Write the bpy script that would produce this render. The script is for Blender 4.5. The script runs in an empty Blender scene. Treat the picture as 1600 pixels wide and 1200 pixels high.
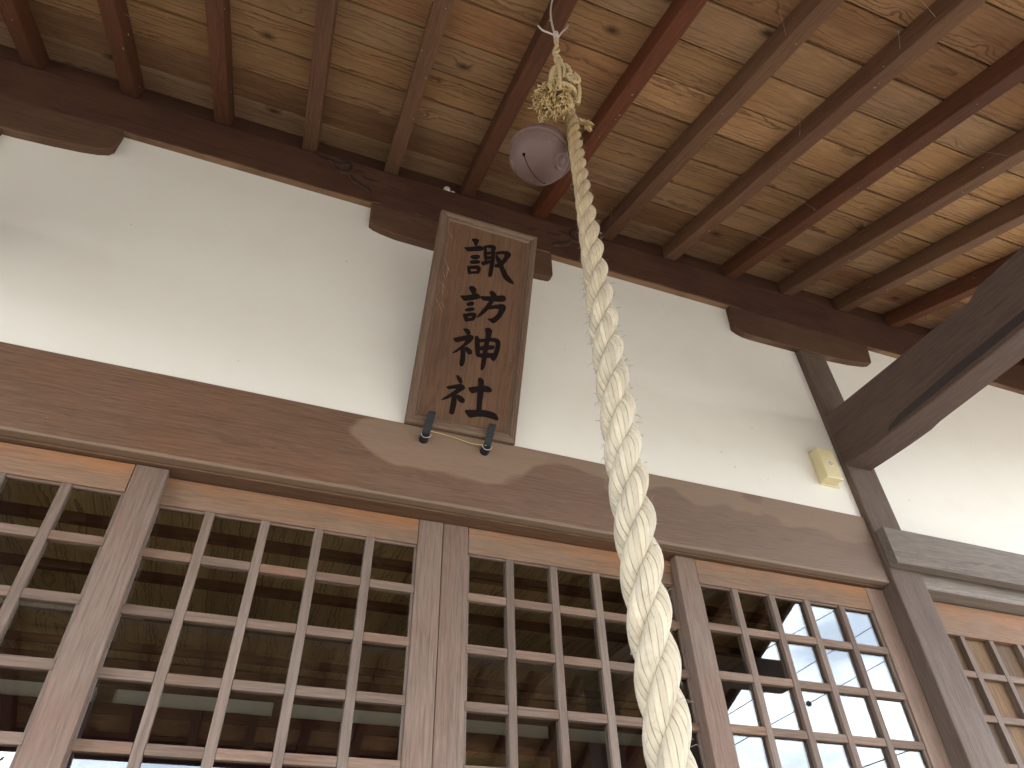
import bpy, bmesh, math, random
from mathutils import Vector, Matrix
random.seed(7)
SC = bpy.context.scene
COL = SC.collection
ZO = 2.6                      # height of the measuring origin above the ground
R = math.radians

# ------------------------------------------------------------------ camera
cam_d = bpy.data.cameras.new('camera')
cam = bpy.data.objects.new('camera', cam_d)
COL.objects.link(cam)
SC.camera = cam
cam_d.sensor_fit = 'HORIZONTAL'; cam_d.sensor_width = 36.0
cam_d.lens = 24.484
cam_d.clip_start = 0.02; cam_d.clip_end = 3000
c_r = Vector((0.937351, -0.347659, -0.022486))
c_u = Vector((-0.215162, -0.628461, 0.74749))
c_f = Vector((0.274003, 0.695823, 0.663892))
M = Matrix.Identity(4)
for i in range(3):
    M[i][0] = c_r[i]; M[i][1] = c_u[i]; M[i][2] = -c_f[i]
M[0][3], M[1][3], M[2][3] = -0.41504, -1.51302, -1.00677 + ZO
cam.matrix_world = M

# ------------------------------------------------------------------ sky, sun, exposure
SUN_TO = Vector((0.74, -0.10, 1.15)).normalized()
W = bpy.data.worlds.new('World'); SC.world = W; W.use_nodes = True
wn, wl = W.node_tree.nodes, W.node_tree.links
bg = wn['Background']; bg.inputs[1].default_value = 0.13
sky = wn.new('ShaderNodeTexSky'); sky.sky_type = 'NISHITA'; sky.sun_disc = False
sky.sun_elevation = math.asin(SUN_TO.z)
sky.sun_rotation = math.atan2(SUN_TO.x, SUN_TO.y)
sky.air_density = 1.0; sky.dust_density = 0.6; sky.ozone_density = 1.5
tc = wn.new('ShaderNodeTexCoord')
mp = wn.new('ShaderNodeMapping'); mp.inputs['Scale'].default_value = (1.0, 1.0, 2.4)
mp.inputs['Location'].default_value = (3.1, 0.7, 0.2)
cn = wn.new('ShaderNodeTexNoise'); cn.inputs['Scale'].default_value = 3.4
cn.inputs['Detail'].default_value = 5; cn.inputs['Roughness'].default_value = 0.5
cr = wn.new('ShaderNodeValToRGB')
cr.color_ramp.elements[0].color = (0.30, 0.30, 0.30, 1); cr.color_ramp.elements[0].position = 0.44; cr.color_ramp.elements[1].position = 0.60
cm = wn.new('ShaderNodeMix'); cm.data_type = 'RGBA'
cm.inputs['B'].default_value = (23.5, 25.2, 27.8, 1)
wl.new(tc.outputs['Generated'], mp.inputs['Vector']); wl.new(mp.outputs[0], cn.inputs['Vector'])
wl.new(cn.outputs['Fac'], cr.inputs[0]); wl.new(cr.outputs[0], cm.inputs['Factor'])
wl.new(sky.outputs[0], cm.inputs['A']); wl.new(cm.outputs['Result'], bg.inputs[0])

sun_d = bpy.data.lights.new('sun', 'SUN'); sun_d.energy = 4.0; sun_d.angle = R(0.53)
sun_d.color = (1.0, 0.955, 0.89)
sun = bpy.data.objects.new('sun', sun_d); COL.objects.link(sun)
sun.rotation_euler = SUN_TO.to_track_quat('Z', 'Y').to_euler(); sun.location = (6, -3, 14)

SC.view_settings.view_transform = 'Standard'; SC.view_settings.look = 'None'
SC.view_settings.exposure = 2.15; SC.view_settings.gamma = 1.0
SC.view_settings.use_curve_mapping = False
SC.render.engine = 'CYCLES'
SC.cycles.max_bounces = 10; SC.cycles.diffuse_bounces = 6; SC.cycles.transparent_max_bounces = 16

# ------------------------------------------------------------------ object helpers
def link(o, parent=None):
    COL.objects.link(o)
    if parent is not None: o.parent = parent
    return o

def tag(o, label=None, cat=None, group=None, kind=None):
    if label: o['label'] = label
    if cat: o['category'] = cat
    if group: o['group'] = group
    if kind: o['kind'] = kind
    return o

WPOS = {}
def thing(name, loc, label, cat, group=None):
    o = bpy.data.objects.new(name, None); link(o)
    o.empty_display_size = 0.1
    o.location = (loc[0], loc[1], loc[2] + ZO); WPOS[o] = Vector(o.location)
    return tag(o, label, cat, group)

def put(name, me, mat, at, parent=None):
    """link mesh `me` at measured position `at` (origin there)"""
    if mat is not None and not me.materials: me.materials.append(mat)
    o = bpy.data.objects.new(name, me)
    link(o, parent)
    w = Vector((at[0], at[1], at[2] + ZO))
    WPOS[o] = w
    o.location = w - WPOS[parent] if parent is not None else w
    return o

def mesh_of(bm, smooth=False):
    bmesh.ops.recalc_face_normals(bm, faces=bm.faces)
    me = bpy.data.meshes.new('m'); bm.to_mesh(me); bm.free()
    if smooth:
        for p in me.polygons: p.use_smooth = True
    return me

_cache = {}
def box_mesh(sx, sy, sz, bev=0.0015, mat=None, wob=0.0):
    key = (round(sx, 4), round(sy, 4), round(sz, 4), bev, mat.name if mat else '')
    if not wob and key in _cache: return _cache[key]
    bm = bmesh.new(); bmesh.ops.create_cube(bm, size=1)
    bmesh.ops.scale(bm, vec=(sx, sy, sz), verts=bm.verts)
    if wob:
        ax = max(range(3), key=lambda i: (sx, sy, sz)[i])
        es = [e for e in bm.edges if abs((e.verts[0].co - e.verts[1].co)[ax]) > 1e-4]
        bmesh.ops.subdivide_edges(bm, edges=es, cuts=14, use_grid_fill=True)
        ph = [random.uniform(0, 6.3) for _ in range(6)]
        for v in bm.verts:
            t = v.co[ax]
            for k, a in enumerate([i for i in range(3) if i != ax]):
                s = math.copysign(1, v.co[a])
                v.co[a] += wob * (math.sin(t * 3.1 + ph[k]) + 0.6 * math.sin(t * 7.7 * s + ph[k + 2]) + .35 * math.sin(t * 19 + s * ph[k + 4]))
    if bev:
        es = [e for e in bm.edges if len(e.link_faces) == 2 and e.calc_face_angle(0) > 0.7]
        bmesh.ops.bevel(bm, geom=es, offset=bev, segments=2, affect='EDGES', profile=0.6)
    me = mesh_of(bm)
    if mat: me.materials.append(mat)
    if not wob: _cache[key] = me
    return me

def box(name, x0, x1, y0, y1, z0, z1, mat, parent=None, bev=0.0015, wob=0.0):
    me = box_mesh(abs(x1 - x0), abs(y1 - y0), abs(z1 - z0), bev, mat, wob)
    return put(name, me, mat, ((x0 + x1) / 2, (y0 + y1) / 2, (z0 + z1) / 2), parent)

def prism(name, poly, axis, a0, a1, mat, parent=None, bev=0.002, at=None):
    """extrude a closed 2-D outline along an axis; axis 'y': poly is (x,z); axis 'x': poly is (y,z)"""
    bm = bmesh.new()
    cx = sum(p[0] for p in poly) / len(poly); cz = sum(p[1] for p in poly) / len(poly); cm_ = (a0 + a1) / 2
    def co(p, a):
        return (p[0] - cx, a - cm_, p[1] - cz) if axis == 'y' else (a - cm_, p[0] - cx, p[1] - cz)
    va = [bm.verts.new(co(p, a0)) for p in poly]; vb = [bm.verts.new(co(p, a1)) for p in poly]
    n = len(poly)
    fa = bm.faces.new(va); fb = bm.faces.new(vb[::-1])
    for i in range(n): bm.faces.new((va[i], vb[i], vb[(i + 1) % n], va[(i + 1) % n]))
    bmesh.ops.recalc_face_normals(bm, faces=bm.faces)
    if bev:
        es = [e for e in bm.edges if e.calc_face_angle(0) > 0.6]
        bmesh.ops.bevel(bm, geom=es, offset=bev, segments=2, affect='EDGES', profile=0.6)
    ctr = (cx, cm_, cz) if axis == 'y' else (cm_, cx, cz)
    return put(name, mesh_of(bm), mat, ctr, parent)

def tube_bm(bm, pts, rad, seg=8, cap=True):
    """sweep a round section along pts; rad number or list"""
    pts = [Vector(p) for p in pts]; n = len(pts)
    if not hasattr(rad, '__len__'): rad = [rad] * n
    t0 = (pts[1] - pts[0]).normalized()
    ref = Vector((0, 0, 1)) if abs(t0.z) < 0.9 else Vector((1, 0, 0))
    u = t0.cross(ref).normalized(); rings = []
    for i in range(n):
        t = (pts[min(i + 1, n - 1)] - pts[max(i - 1, 0)])
        if t.length < 1e-9: t = t0
        t.normalize(); u = (u - t * u.dot(t)); u.normalize(); v = t.cross(u)
        rings.append([bm.verts.new(pts[i] + (u * math.cos(2 * math.pi * k / seg) + v * math.sin(2 * math.pi * k / seg)) * rad[i]) for k in range(seg)])
    for i in range(n - 1):
        for k in range(seg):
            bm.faces.new((rings[i][k], rings[i][(k + 1) % seg], rings[i + 1][(k + 1) % seg], rings[i + 1][k]))
    if cap:
        bm.faces.new(rings[0][::-1]); bm.faces.new(rings[-1])

def spline(pts, n):
    """Catmull-Rom through pts"""
    pts = [Vector(p) for p in pts]; P = [pts[0] * 2 - pts[1]] + pts + [pts[-1] * 2 - pts[-2]]
    out = []; segs = len(pts) - 1
    for i in range(n):
        s = i / (n - 1) * segs; k = min(int(s), segs - 1); t = s - k
        a, b, c, d = P[k], P[k + 1], P[k + 2], P[k + 3]
        out.append(0.5 * ((2 * b) + (c - a) * t + (2 * a - 5 * b + 4 * c - d) * t * t + (3 * b - a - 3 * c + d) * t ** 3))
    return out

def tube(name, pts, rad, mat, parent=None, seg=8, smooth=True, at=None):
    at = Vector(at) if at is not None else Vector(pts[0])
    bm = bmesh.new(); tube_bm(bm, [Vector(p) - at for p in pts], rad, seg)
    return put(name, mesh_of(bm, smooth), mat, at, parent)

# ------------------------------------------------------------------ material helpers
class NT:
    def __init__(s, name):
        s.m = bpy.data.materials.new(name); s.m.use_nodes = True
        s.n, s.l = s.m.node_tree.nodes, s.m.node_tree.links
        s.b = s.n['Principled BSDF']
    def set(s, sock, v):
        if hasattr(v, 'is_output') or isinstance(v, bpy.types.NodeSocket): s.l.new(v, sock)
        else: sock.default_value = v
    def math(s, op, a, b=0.0, c=None, clamp=False):
        n = s.n.new('ShaderNodeMath'); n.operation = op; n.use_clamp = clamp
        s.set(n.inputs[0], a); s.set(n.inputs[1], b)
        if c is not None: s.set(n.inputs[2], c)
        return n.outputs[0]
    def vmath(s, op, a, b):
        n = s.n.new('ShaderNodeVectorMath'); n.operation = op
        s.set(n.inputs[0], a); s.set(n.inputs[1], b); return n.outputs[0]
    def noise(s, vec, scale, detail=4, rough=0.55, dist=0.0):
        n = s.n.new('ShaderNodeTexNoise'); s.set(n.inputs['Vector'], vec)
        n.inputs['Scale'].default_value = scale; n.inputs['Detail'].default_value = detail
        n.inputs['Roughness'].default_value = rough; n.inputs['Distortion'].default_value = dist
        return n.outputs['Fac']
    def voro(s, vec, scale, out='Distance', rnd=1.0, dim='3D'):
        n = s.n.new('ShaderNodeTexVoronoi'); n.voronoi_dimensions = dim; s.set(n.inputs['Vector'], vec)
        n.inputs['Scale'].default_value = scale; n.inputs['Randomness'].default_value = rnd
        return n.outputs[out]
    def ramp(s, fac, stops, interp='LINEAR'):
        n = s.n.new('ShaderNodeValToRGB'); s.set(n.inputs[0], fac); cr_ = n.color_ramp
        cr_.interpolation = interp
        while len(cr_.elements) < len(stops): cr_.elements.new(0.5)
        for e, (p, c) in zip(cr_.elements, stops):
            e.position = p; e.color = (c, c, c, 1) if not hasattr(c, '__len__') else (*c[:3], 1)
        return n.outputs[0]
    def mix(s, fac, a, b, mode='MIX'):
        n = s.n.new('ShaderNodeMix'); n.data_type = 'RGBA'; n.blend_type = mode
        s.set(n.inputs['Factor'], fac)
        for k, v in (('A', a), ('B', b)):
            if isinstance(v, tuple): v = (*v[:3], 1)
            s.set(n.inputs[k], v)
        return n.outputs['Result']
    def xyz(s, x=0.0, y=0.0, z=0.0):
        n = s.n.new('ShaderNodeCombineXYZ')
        for k, v in enumerate((x, y, z)): s.set(n.inputs[k], v)
        return n.outputs[0]
    def sep(s, v):
        n = s.n.new('ShaderNodeSeparateXYZ'); s.set(n.inputs[0], v); return n.outputs
    def coord(s, which='Object'):
        return s.n.new('ShaderNodeTexCoord').outputs[which]
    def rand(s):
        return s.n.new('ShaderNodeObjectInfo').outputs['Random']
    def bump(s, h, strength, dist=0.002, nrm=None):
        n = s.n.new('ShaderNodeBump'); n.inputs['Strength'].default_value = strength
        n.inputs['Distance'].default_value = dist; s.set(n.inputs['Height'], h)
        if nrm is not None: s.set(n.inputs['Normal'], nrm)
        s.l.new(n.outputs[0], s.b.inputs['Normal']); return n.outputs[0]

def wood(name, light, dark, line, axis='X', ring=0.009, rough=0.72, line_amt=0.55, blotch=0.35, grey=None,
         grey_amt=0.0, warm=None, warm_amt=0.0, knots=False, dust=0.25, bump=0.35, depth=0.09, vary=0.25, extra=None, streak=0.55, grime=0.0):
    """weathered timber: growth rings cut by the board, fibre streaks, blotches, dust and (for boards) knots"""
    t = NT(name); rnd = t.rand()
    o = t.vmath('ADD', t.coord('Object'), t.xyz(t.math('MULTIPLY', rnd, 41.3), t.math('MULTIPLY', rnd, 17.9), t.math('MULTIPLY', rnd, 29.7)))
    oc = t.sep(t.coord('Object')); ow = t.sep(o)
    li = 'XYZ'.index(axis); c1, c2 = [i for i in range(3) if i != li]
    L = ow[li]
    # stretched space for fibres
    st = t.xyz(t.math('MULTIPLY', L, 0.05), ow[c1], ow[c2])
    st2 = t.xyz(t.math('MULTIPLY', L, 0.22), ow[c1], ow[c2])
    warp = t.noise(st2, 7.0, 3, 0.5)
    r1 = t.math('FRACT', t.math('MULTIPLY', rnd, 7.31)); r2 = t.math('FRACT', t.math('MULTIPLY', rnd, 13.7))
    u = t.math('ADD', oc[c1], t.math('MULTIPLY', t.math('SUBTRACT', r1, 0.5), 0.16))
    u = t.math('ADD', u, t.math('MULTIPLY', t.math('SUBTRACT', warp, 0.5), 0.05))
    lw = t.noise(t.xyz(t.math('MULTIPLY', L, 1.0), r2, 0.0), 1.1, 2, 0.5)
    v = t.math('ADD', oc[c2], t.math('ADD', depth * 0.25, t.math('MULTIPLY', t.math('ADD', t.math('MULTIPLY', r2, 0.7), t.math('MULTIPLY', t.math('SUBTRACT', lw, 0.5), 1.6)), depth)))
    rad = t.math('SQRT', t.math('ADD', t.math('MULTIPLY', u, u), t.math('MULTIPLY', v, v)))
    if knots:
        kv = t.xyz(t.math('MULTIPLY', L, 3.1), t.math('MULTIPLY', ow[c1], 5.2), 0.0)
        kd = t.voro(kv, 1.0, dim='2D')
        rad = t.math('ADD', rad, t.math('MULTIPLY', t.math('POWER', 2.718, t.math('MULTIPLY', t.math('MULTIPLY', kd, kd), -90.0)), 0.022))
    wob_ = t.noise(t.xyz(t.math('MULTIPLY', L, 0.35), ow[c1], ow[c2]), 30.0, 4, 0.6)
    rq = t.math('DIVIDE', t.math('ADD', rad, t.math('MULTIPLY', wob_, ring * 2.2)), ring)
    ringf = t.math('FRACT', rq)
    hsh = t.math('FRACT', t.math('MULTIPLY', t.math('SINE', t.math('MULTIPLY', t.math('FLOOR', rq), 12.99)), 437.6))
    late = t.ramp(ringf, [(0.0, 0.15), (0.12, 0.0), (0.55, 0.12), (0.86, 1.0), (1.0, 0.25)])
    fib = t.noise(st, 260.0, 3, 0.7)
    fib2 = t.noise(st, 70.0, 4, 0.62)
    bl = t.noise(st2, 4.5, 5, 0.6)
    base = t.mix(t.ramp(bl, [(0.3, 0.0), (0.72, 1.0)]), light, dark)
    base = t.mix(t.math('MULTIPLY', fib2, blotch), base, t.mix(0.5, dark, line))
    late = t.math('MULTIPLY', late, t.math('MULTIPLY_ADD', hsh, 0.75, 0.3))
    base = t.mix(t.math('MULTIPLY', late, t.math('MULTIPLY', line_amt, t.math('ADD', t.math('MULTIPLY', hsh, 0.7), fib2))), base, line)
    if grey is not None:
        gm = t.ramp(t.noise(st2, 3.0, 6, 0.66), [(0.35, 0.0), (0.62, 1.0)])
        base = t.mix(t.math('MULTIPLY', gm, grey_amt), base, grey)
    if warm is not None:
        wm = t.ramp(t.noise(o, 2.6, 4, 0.6), [(0.45, 0.0), (0.68, 1.0)])
        base = t.mix(t.math('MULTIPLY', wm, warm_amt), base, warm)
    strk = t.noise(t.xyz(t.math('MULTIPLY', L, 0.018), ow[c1], ow[c2]), 130.0, 3, 0.75)
    base = t.mix(t.math('MULTIPLY', t.ramp(strk, [(0.56, 0.0), (0.70, 1.0)]), streak), base, line)
    # fibre contrast
    base = t.mix(1.0, base, t.ramp(fib, [(0.25, 0.66), (0.75, 1.24)]), 'MULTIPLY')
    if grime:      # smoke and damp stains
        gn = t.noise(t.xyz(t.math('MULTIPLY', L, 0.5), ow[c1], ow[c2]), 6.5, 6, 0.65)
        base = t.mix(t.math('MULTIPLY', t.ramp(gn, [(0.44, 0.0), (0.66, 1.0)]), grime), base, t.mix(0.35, line, dark))
    # each piece its own tone
    base = t.mix(1.0, base, t.ramp(r1, [(0.0, 1.0 - vary), (1.0, 1.0 + vary)]), 'MULTIPLY')
    if knots:
        kr = t.voro(kv, 1.0, 'Color', dim='2D'); on = t.ramp(t.sep(kr)[0], [(0.45, 0.0), (0.49, 1.0)])
        kk = t.ramp(kd, [(0.022, 1.0), (0.045, 0.7), (0.11, 0.0)])
        base = t.mix(t.math('MULTIPLY', t.math('MULTIPLY', kk, on), 0.85), base, (0.025, 0.014, 0.008))
    if extra: base = extra(t, base, oc)
    # dust specks and webs caught on the surface
    if dust:
        sp = t.ramp(t.voro(o, 95.0), [(0.05, 1.0), (0.10, 0.0)])
        spm = t.ramp(t.noise(o, 14.0, 2), [(0.60, 0.0), (0.66, 1.0)])
        base = t.mix(t.math('MULTIPLY', t.math('MULTIPLY', sp, spm), dust), base, (0.42, 0.38, 0.33))
    t.l.new(base, t.b.inputs['Base Color'])
    t.b.inputs['Roughness'].default_value = rough
    t.b.inputs['Specular IOR Level'].default_value = 0.3
    h = t.math('ADD', t.math('MULTIPLY', late, -0.5), t.math('ADD', fib, t.math('MULTIPLY', fib2, 0.6)))
    t.bump(h, bump, 0.0015)
    return t.m

def plain(name, col, rough=0.6, metal=0.0, var=0.12, scale=30.0, bump=0.0, spec=0.4):
    t = NT(name); o = t.coord('Object')
    n = t.noise(o, scale, 5, 0.6)
    c = t.mix(n, tuple(k * (1 - var) for k in col), tuple(min(1, k * (1 + var)) for k in col))
    t.l.new(c, t.b.inputs['Base Color'])
    t.b.inputs['Roughness'].default_value = rough; t.b.inputs['Metallic'].default_value = metal
    t.b.inputs['Specular IOR Level'].default_value = spec
    if bump: t.bump(n, bump, 0.002)
    return t.m

# ------------------------------------------------------------------ materials
def stain_extra(t, base, oc):
    # pale washed patch below the name board, with a wandering edge
    o = t.coord('Object')
    n = t.noise(t.xyz(t.math('MULTIPLY', oc[0], 0.6), oc[1], oc[2]), 8.0, 2.2, 0.42)
    # signed height of the lower edge of the patch, x and z are from the board's centre
    ex = t.math('DIVIDE', t.math('SUBTRACT', oc[0], 0.0), 0.27)
    ez = t.math('DIVIDE', t.math('SUBTRACT', oc[2], 0.075), 0.125)
    d = t.math('SQRT', t.math('ADD', t.math('MULTIPLY', ex, ex), t.math('MULTIPLY', ez, ez)))
    d = t.math('ADD', d, t.math('MULTIPLY', t.math('SUBTRACT', n, 0.5), 1.5))
    m = t.ramp(d, [(0.90, 1.0), (0.985, 0.0)])
    ex2 = t.math('DIVIDE', t.math('SUBTRACT', oc[0], 0.62), 0.42)
    ez2 = t.math('DIVIDE', t.math('SUBTRACT', oc[2], 0.15), 0.13)
    d2 = t.math('SQRT', t.math('ADD', t.math('MULTIPLY', ex2, ex2), t.math('MULTIPLY', ez2, ez2)))
    d2 = t.math('ADD', d2, t.math('MULTIPLY', t.math('SUBTRACT', n, 0.5), 1.6))
    m2 = t.ramp(d2, [(0.90, 0.8), (0.99, 0.0)])
    ex3 = t.math('DIVIDE', t.math('SUBTRACT', oc[0], 1.28), 0.30)
    d3 = t.math('SQRT', t.math('ADD', t.math('MULTIPLY', ex3, ex3), t.math('MULTIPLY', ez2, ez2)))
    d3 = t.math('ADD', d3, t.math('MULTIPLY', t.math('SUBTRACT', n, 0.5), 1.6))
    m3 = t.ramp(d3, [(0.90, 0.7), (0.99, 0.0)])
    mm = t.math('MAXIMUM', m, t.math('MAXIMUM', m2, m3))
    # greyer towards the right end of the board
    gx = t.ramp(t.math('ADD', t.math('MULTIPLY', oc[0], 0.33), t.math('ADD', 0.42, t.math('MULTIPLY', n, 0.16))), [(0.35, 0.0), (0.95, 1.0)])
    base = t.mix(t.math('MULTIPLY', gx, 0.45), base, (0.215, 0.180, 0.155))
    base = t.mix(t.math('MULTIPLY', mm, 0.55), base, (0.285, 0.205, 0.140))
    # pale worn strip along the bottom arris
    ed = t.ramp(t.math('ADD', oc[2], t.math('MULTIPLY', n, 0.02)), [(-0.0, 1.0), (0.001, 1.0)])
    low = t.math('MULTIPLY', t.math('LESS_THAN', t.math('ADD', oc[2], t.math('MULTIPLY', n, 0.014)), -0.104), 0.5)
    return t.mix(low, base, (0.26, 0.195, 0.135))

M_LINTEL = wood('weathered_lintel_wood', (0.163, 0.087, 0.049), (0.112, 0.057, 0.032), (0.051, 0.026, 0.015), 'X', ring=0.009, line_amt=0.45,
                grey=(0.163, 0.106, 0.072), grey_amt=0.4, warm=(0.153, 0.069, 0.035), warm_amt=0.5, extra=stain_extra, dust=0.5)
M_LINTEL2 = wood('bleached_lintel_wood', (0.285, 0.235, 0.195), (0.215, 0.170, 0.135), (0.12, 0.088, 0.067), 'X', ring=0.012, line_amt=0.55,
                 grey=(0.25, 0.225, 0.20), grey_amt=0.5, dust=0.2)
M_POST = wood('weathered_post_wood', (0.184, 0.122, 0.085), (0.126, 0.083, 0.059), (0.063, 0.041, 0.029), 'Z', ring=0.008, line_amt=0.45,
              grey=(0.221, 0.171, 0.143), grey_amt=0.7, dust=0.2)
M_STILE = wood('worn_door_wood', (0.214, 0.139, 0.104), (0.166, 0.105, 0.077), (0.086, 0.051, 0.038), 'Z', ring=0.006, line_amt=0.35,
               grey=(0.223, 0.173, 0.139), grey_amt=0.65, warm=(0.190, 0.089, 0.053), warm_amt=0.4, dust=0.3, vary=0.12)
M_MUNT = wood('worn_lattice_wood', (0.180, 0.121, 0.091), (0.140, 0.092, 0.067), (0.075, 0.046, 0.034), 'Z', ring=0.005, line_amt=0.35,
              grey=(0.211, 0.164, 0.132), grey_amt=0.6, dust=0.3, vary=0.15, depth=0.05)
M_BAR = wood('worn_lattice_bar_wood', (0.197, 0.127, 0.089), (0.149, 0.095, 0.066), (0.075, 0.046, 0.032), 'X', ring=0.005, line_amt=0.35,
             grey=(0.220, 0.164, 0.128), grey_amt=0.5, warm=(0.203, 0.095, 0.045), warm_amt=0.5, dust=0.3, vary=0.18, depth=0.05)
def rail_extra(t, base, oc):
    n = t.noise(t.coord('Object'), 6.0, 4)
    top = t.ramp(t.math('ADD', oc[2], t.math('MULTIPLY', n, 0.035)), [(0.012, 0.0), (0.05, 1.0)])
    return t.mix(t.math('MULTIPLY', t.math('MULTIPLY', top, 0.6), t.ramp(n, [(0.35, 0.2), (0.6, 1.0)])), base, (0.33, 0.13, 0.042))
M_RAIL = wood('orange_door_rail_wood', (0.275, 0.165, 0.095), (0.205, 0.122, 0.075), (0.10, 0.058, 0.037), 'X', ring=0.006, line_amt=0.32,
              grey=(0.205, 0.145, 0.105), grey_amt=0.55, warm=(0.28, 0.12, 0.045), warm_amt=0.4, extra=rail_extra, dust=0.35, vary=0.08)
M_KAMOI = wood('orange_head_wood', (0.24, 0.13, 0.065), (0.15, 0.085, 0.05), (0.08, 0.045, 0.03), 'X', dust=0.1)  # the door head's own orange-brown wood
def lit_bare_bottom(lim, col, amt):  # tan lower edge: bounced light and bare wood both put into the colour
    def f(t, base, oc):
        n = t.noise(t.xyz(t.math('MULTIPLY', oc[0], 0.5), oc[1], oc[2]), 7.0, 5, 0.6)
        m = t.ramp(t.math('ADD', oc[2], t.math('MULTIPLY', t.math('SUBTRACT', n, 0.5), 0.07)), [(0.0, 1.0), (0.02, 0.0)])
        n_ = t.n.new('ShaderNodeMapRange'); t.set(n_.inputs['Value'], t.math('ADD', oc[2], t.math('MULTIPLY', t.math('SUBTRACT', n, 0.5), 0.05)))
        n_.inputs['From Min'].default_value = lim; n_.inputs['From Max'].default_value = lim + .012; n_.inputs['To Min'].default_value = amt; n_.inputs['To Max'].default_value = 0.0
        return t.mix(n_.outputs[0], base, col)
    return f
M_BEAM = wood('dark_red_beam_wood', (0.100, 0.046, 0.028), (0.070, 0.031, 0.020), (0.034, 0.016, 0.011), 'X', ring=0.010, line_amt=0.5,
              warm=(0.13, 0.06, 0.03), warm_amt=0.5, dust=0.5, vary=0.05, rough=0.62, extra=lit_bare_bottom(-0.106, (0.26, 0.155, 0.085), 0.75))
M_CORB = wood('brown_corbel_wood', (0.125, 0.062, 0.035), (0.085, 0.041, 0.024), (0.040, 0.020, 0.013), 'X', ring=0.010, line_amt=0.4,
              warm=(0.17, 0.10, 0.06), warm_amt=0.3, dust=0.4, vary=0.05, extra=lit_bare_bottom(-0.052, (0.27, 0.175, 0.105), 0.7))
M_TIE = wood('dark_tie_beam_wood', (0.112, 0.070, 0.053), (0.081, 0.050, 0.038), (0.039, 0.024, 0.018), 'Y', ring=0.011, line_amt=0.4,
             grey=(0.159, 0.110, 0.090), grey_amt=0.35, dust=0.35, vary=0.03)
M_RAFT = [wood('red_rafter_wood', (0.162, 0.048, 0.018), (0.111, 0.033, 0.013), (0.051, 0.016, 0.008), 'Y', line_amt=0.4, dust=0.35, vary=0.12, rough=0.6),
          wood('brown_rafter_wood', (0.140, 0.054, 0.024), (0.093, 0.035, 0.017), (0.046, 0.018, 0.010), 'Y', line_amt=0.4, dust=0.4, vary=0.12,
               warm=(0.158, 0.051, 0.019), warm_amt=0.5),
          wood('scuffed_rafter_wood', (0.153, 0.071, 0.035), (0.102, 0.046, 0.024), (0.048, 0.022, 0.012), 'Y', line_amt=0.45, dust=0.5, vary=0.1,
               grey=(0.214, 0.119, 0.066), grey_amt=0.55)]
M_PLANK = [wood('cedar_plank_%s' % k, l, d, n, 'X', ring=rg, line_amt=1.0, blotch=0.45, knots=True, dust=0.6, vary=0.27, depth=0.06, bump=0.7, streak=0.5, grime=0.45,
                warm=wm, warm_amt=0.4, grey=gr, grey_amt=0.35)
           for k, l, d, n, rg, wm, gr in (
               ('golden', (0.550, 0.324, 0.144), (0.413, 0.228, 0.100), (0.112, 0.045, 0.016), 0.0135, (0.430, 0.216, 0.081), (0.361, 0.240, 0.148)),
               ('tan', (0.499, 0.308, 0.159), (0.378, 0.220, 0.107), (0.095, 0.042, 0.018), 0.010, (0.378, 0.200, 0.081), (0.361, 0.248, 0.163)),
               ('russet', (0.430, 0.232, 0.104), (0.310, 0.156, 0.068), (0.082, 0.032, 0.013), 0.012, (0.327, 0.152, 0.063), (0.301, 0.200, 0.126)))]
M_BOARD = wood('golden_door_board', (0.360, 0.194, 0.065), (0.173, 0.095, 0.046), (0.050, 0.027, 0.015), 'Z', ring=0.012, line_amt=0.8,
               grey=(0.122, 0.085, 0.059), grey_amt=0.95, dust=0.1, vary=0.3, depth=0.05)
M_SIGN = wood('sign_board_wood', (0.185, 0.100, 0.052), (0.105, 0.053, 0.030), (0.050, 0.025, 0.015), 'Z', ring=0.022, line_amt=0.5,
              warm=(0.17, 0.085, 0.042), warm_amt=0.5, dust=0.5, vary=0.02, blotch=0.5)
M_SIGNF = wood('sign_frame_wood', (0.150, 0.085, 0.050), (0.098, 0.050, 0.031), (0.05, 0.026, 0.017), 'Z', ring=0.009, line_amt=0.35,
               grey=(0.21, 0.15, 0.105), grey_amt=0.5, dust=0.8, vary=0.03)
M_SIGNX = wood('sign_frame_wood_cross', (0.185, 0.112, 0.070), (0.125, 0.072, 0.045), (0.06, 0.034, 0.022), 'X', ring=0.009, line_amt=0.35,
               grey=(0.25, 0.18, 0.125), grey_amt=0.6, dust=0.8, vary=0.03)
M_INT = wood('interior_board', (0.540, 0.375, 0.175), (0.420, 0.277, 0.133), (0.105, 0.063, 0.035), 'Y', ring=0.014, line_amt=0.8, dust=0.0, vary=0.15)
M_INTB = wood('interior_batten', (0.14, 0.055, 0.025), (0.10, 0.04, 0.02), (0.04, 0.018, 0.01), 'X', dust=0.0)
M_INTP = wood('interior_post_wood', (0.10, 0.06, 0.035), (0.07, 0.04, 0.025), (0.03, 0.018, 0.012), 'Z', dust=0.0)

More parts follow.
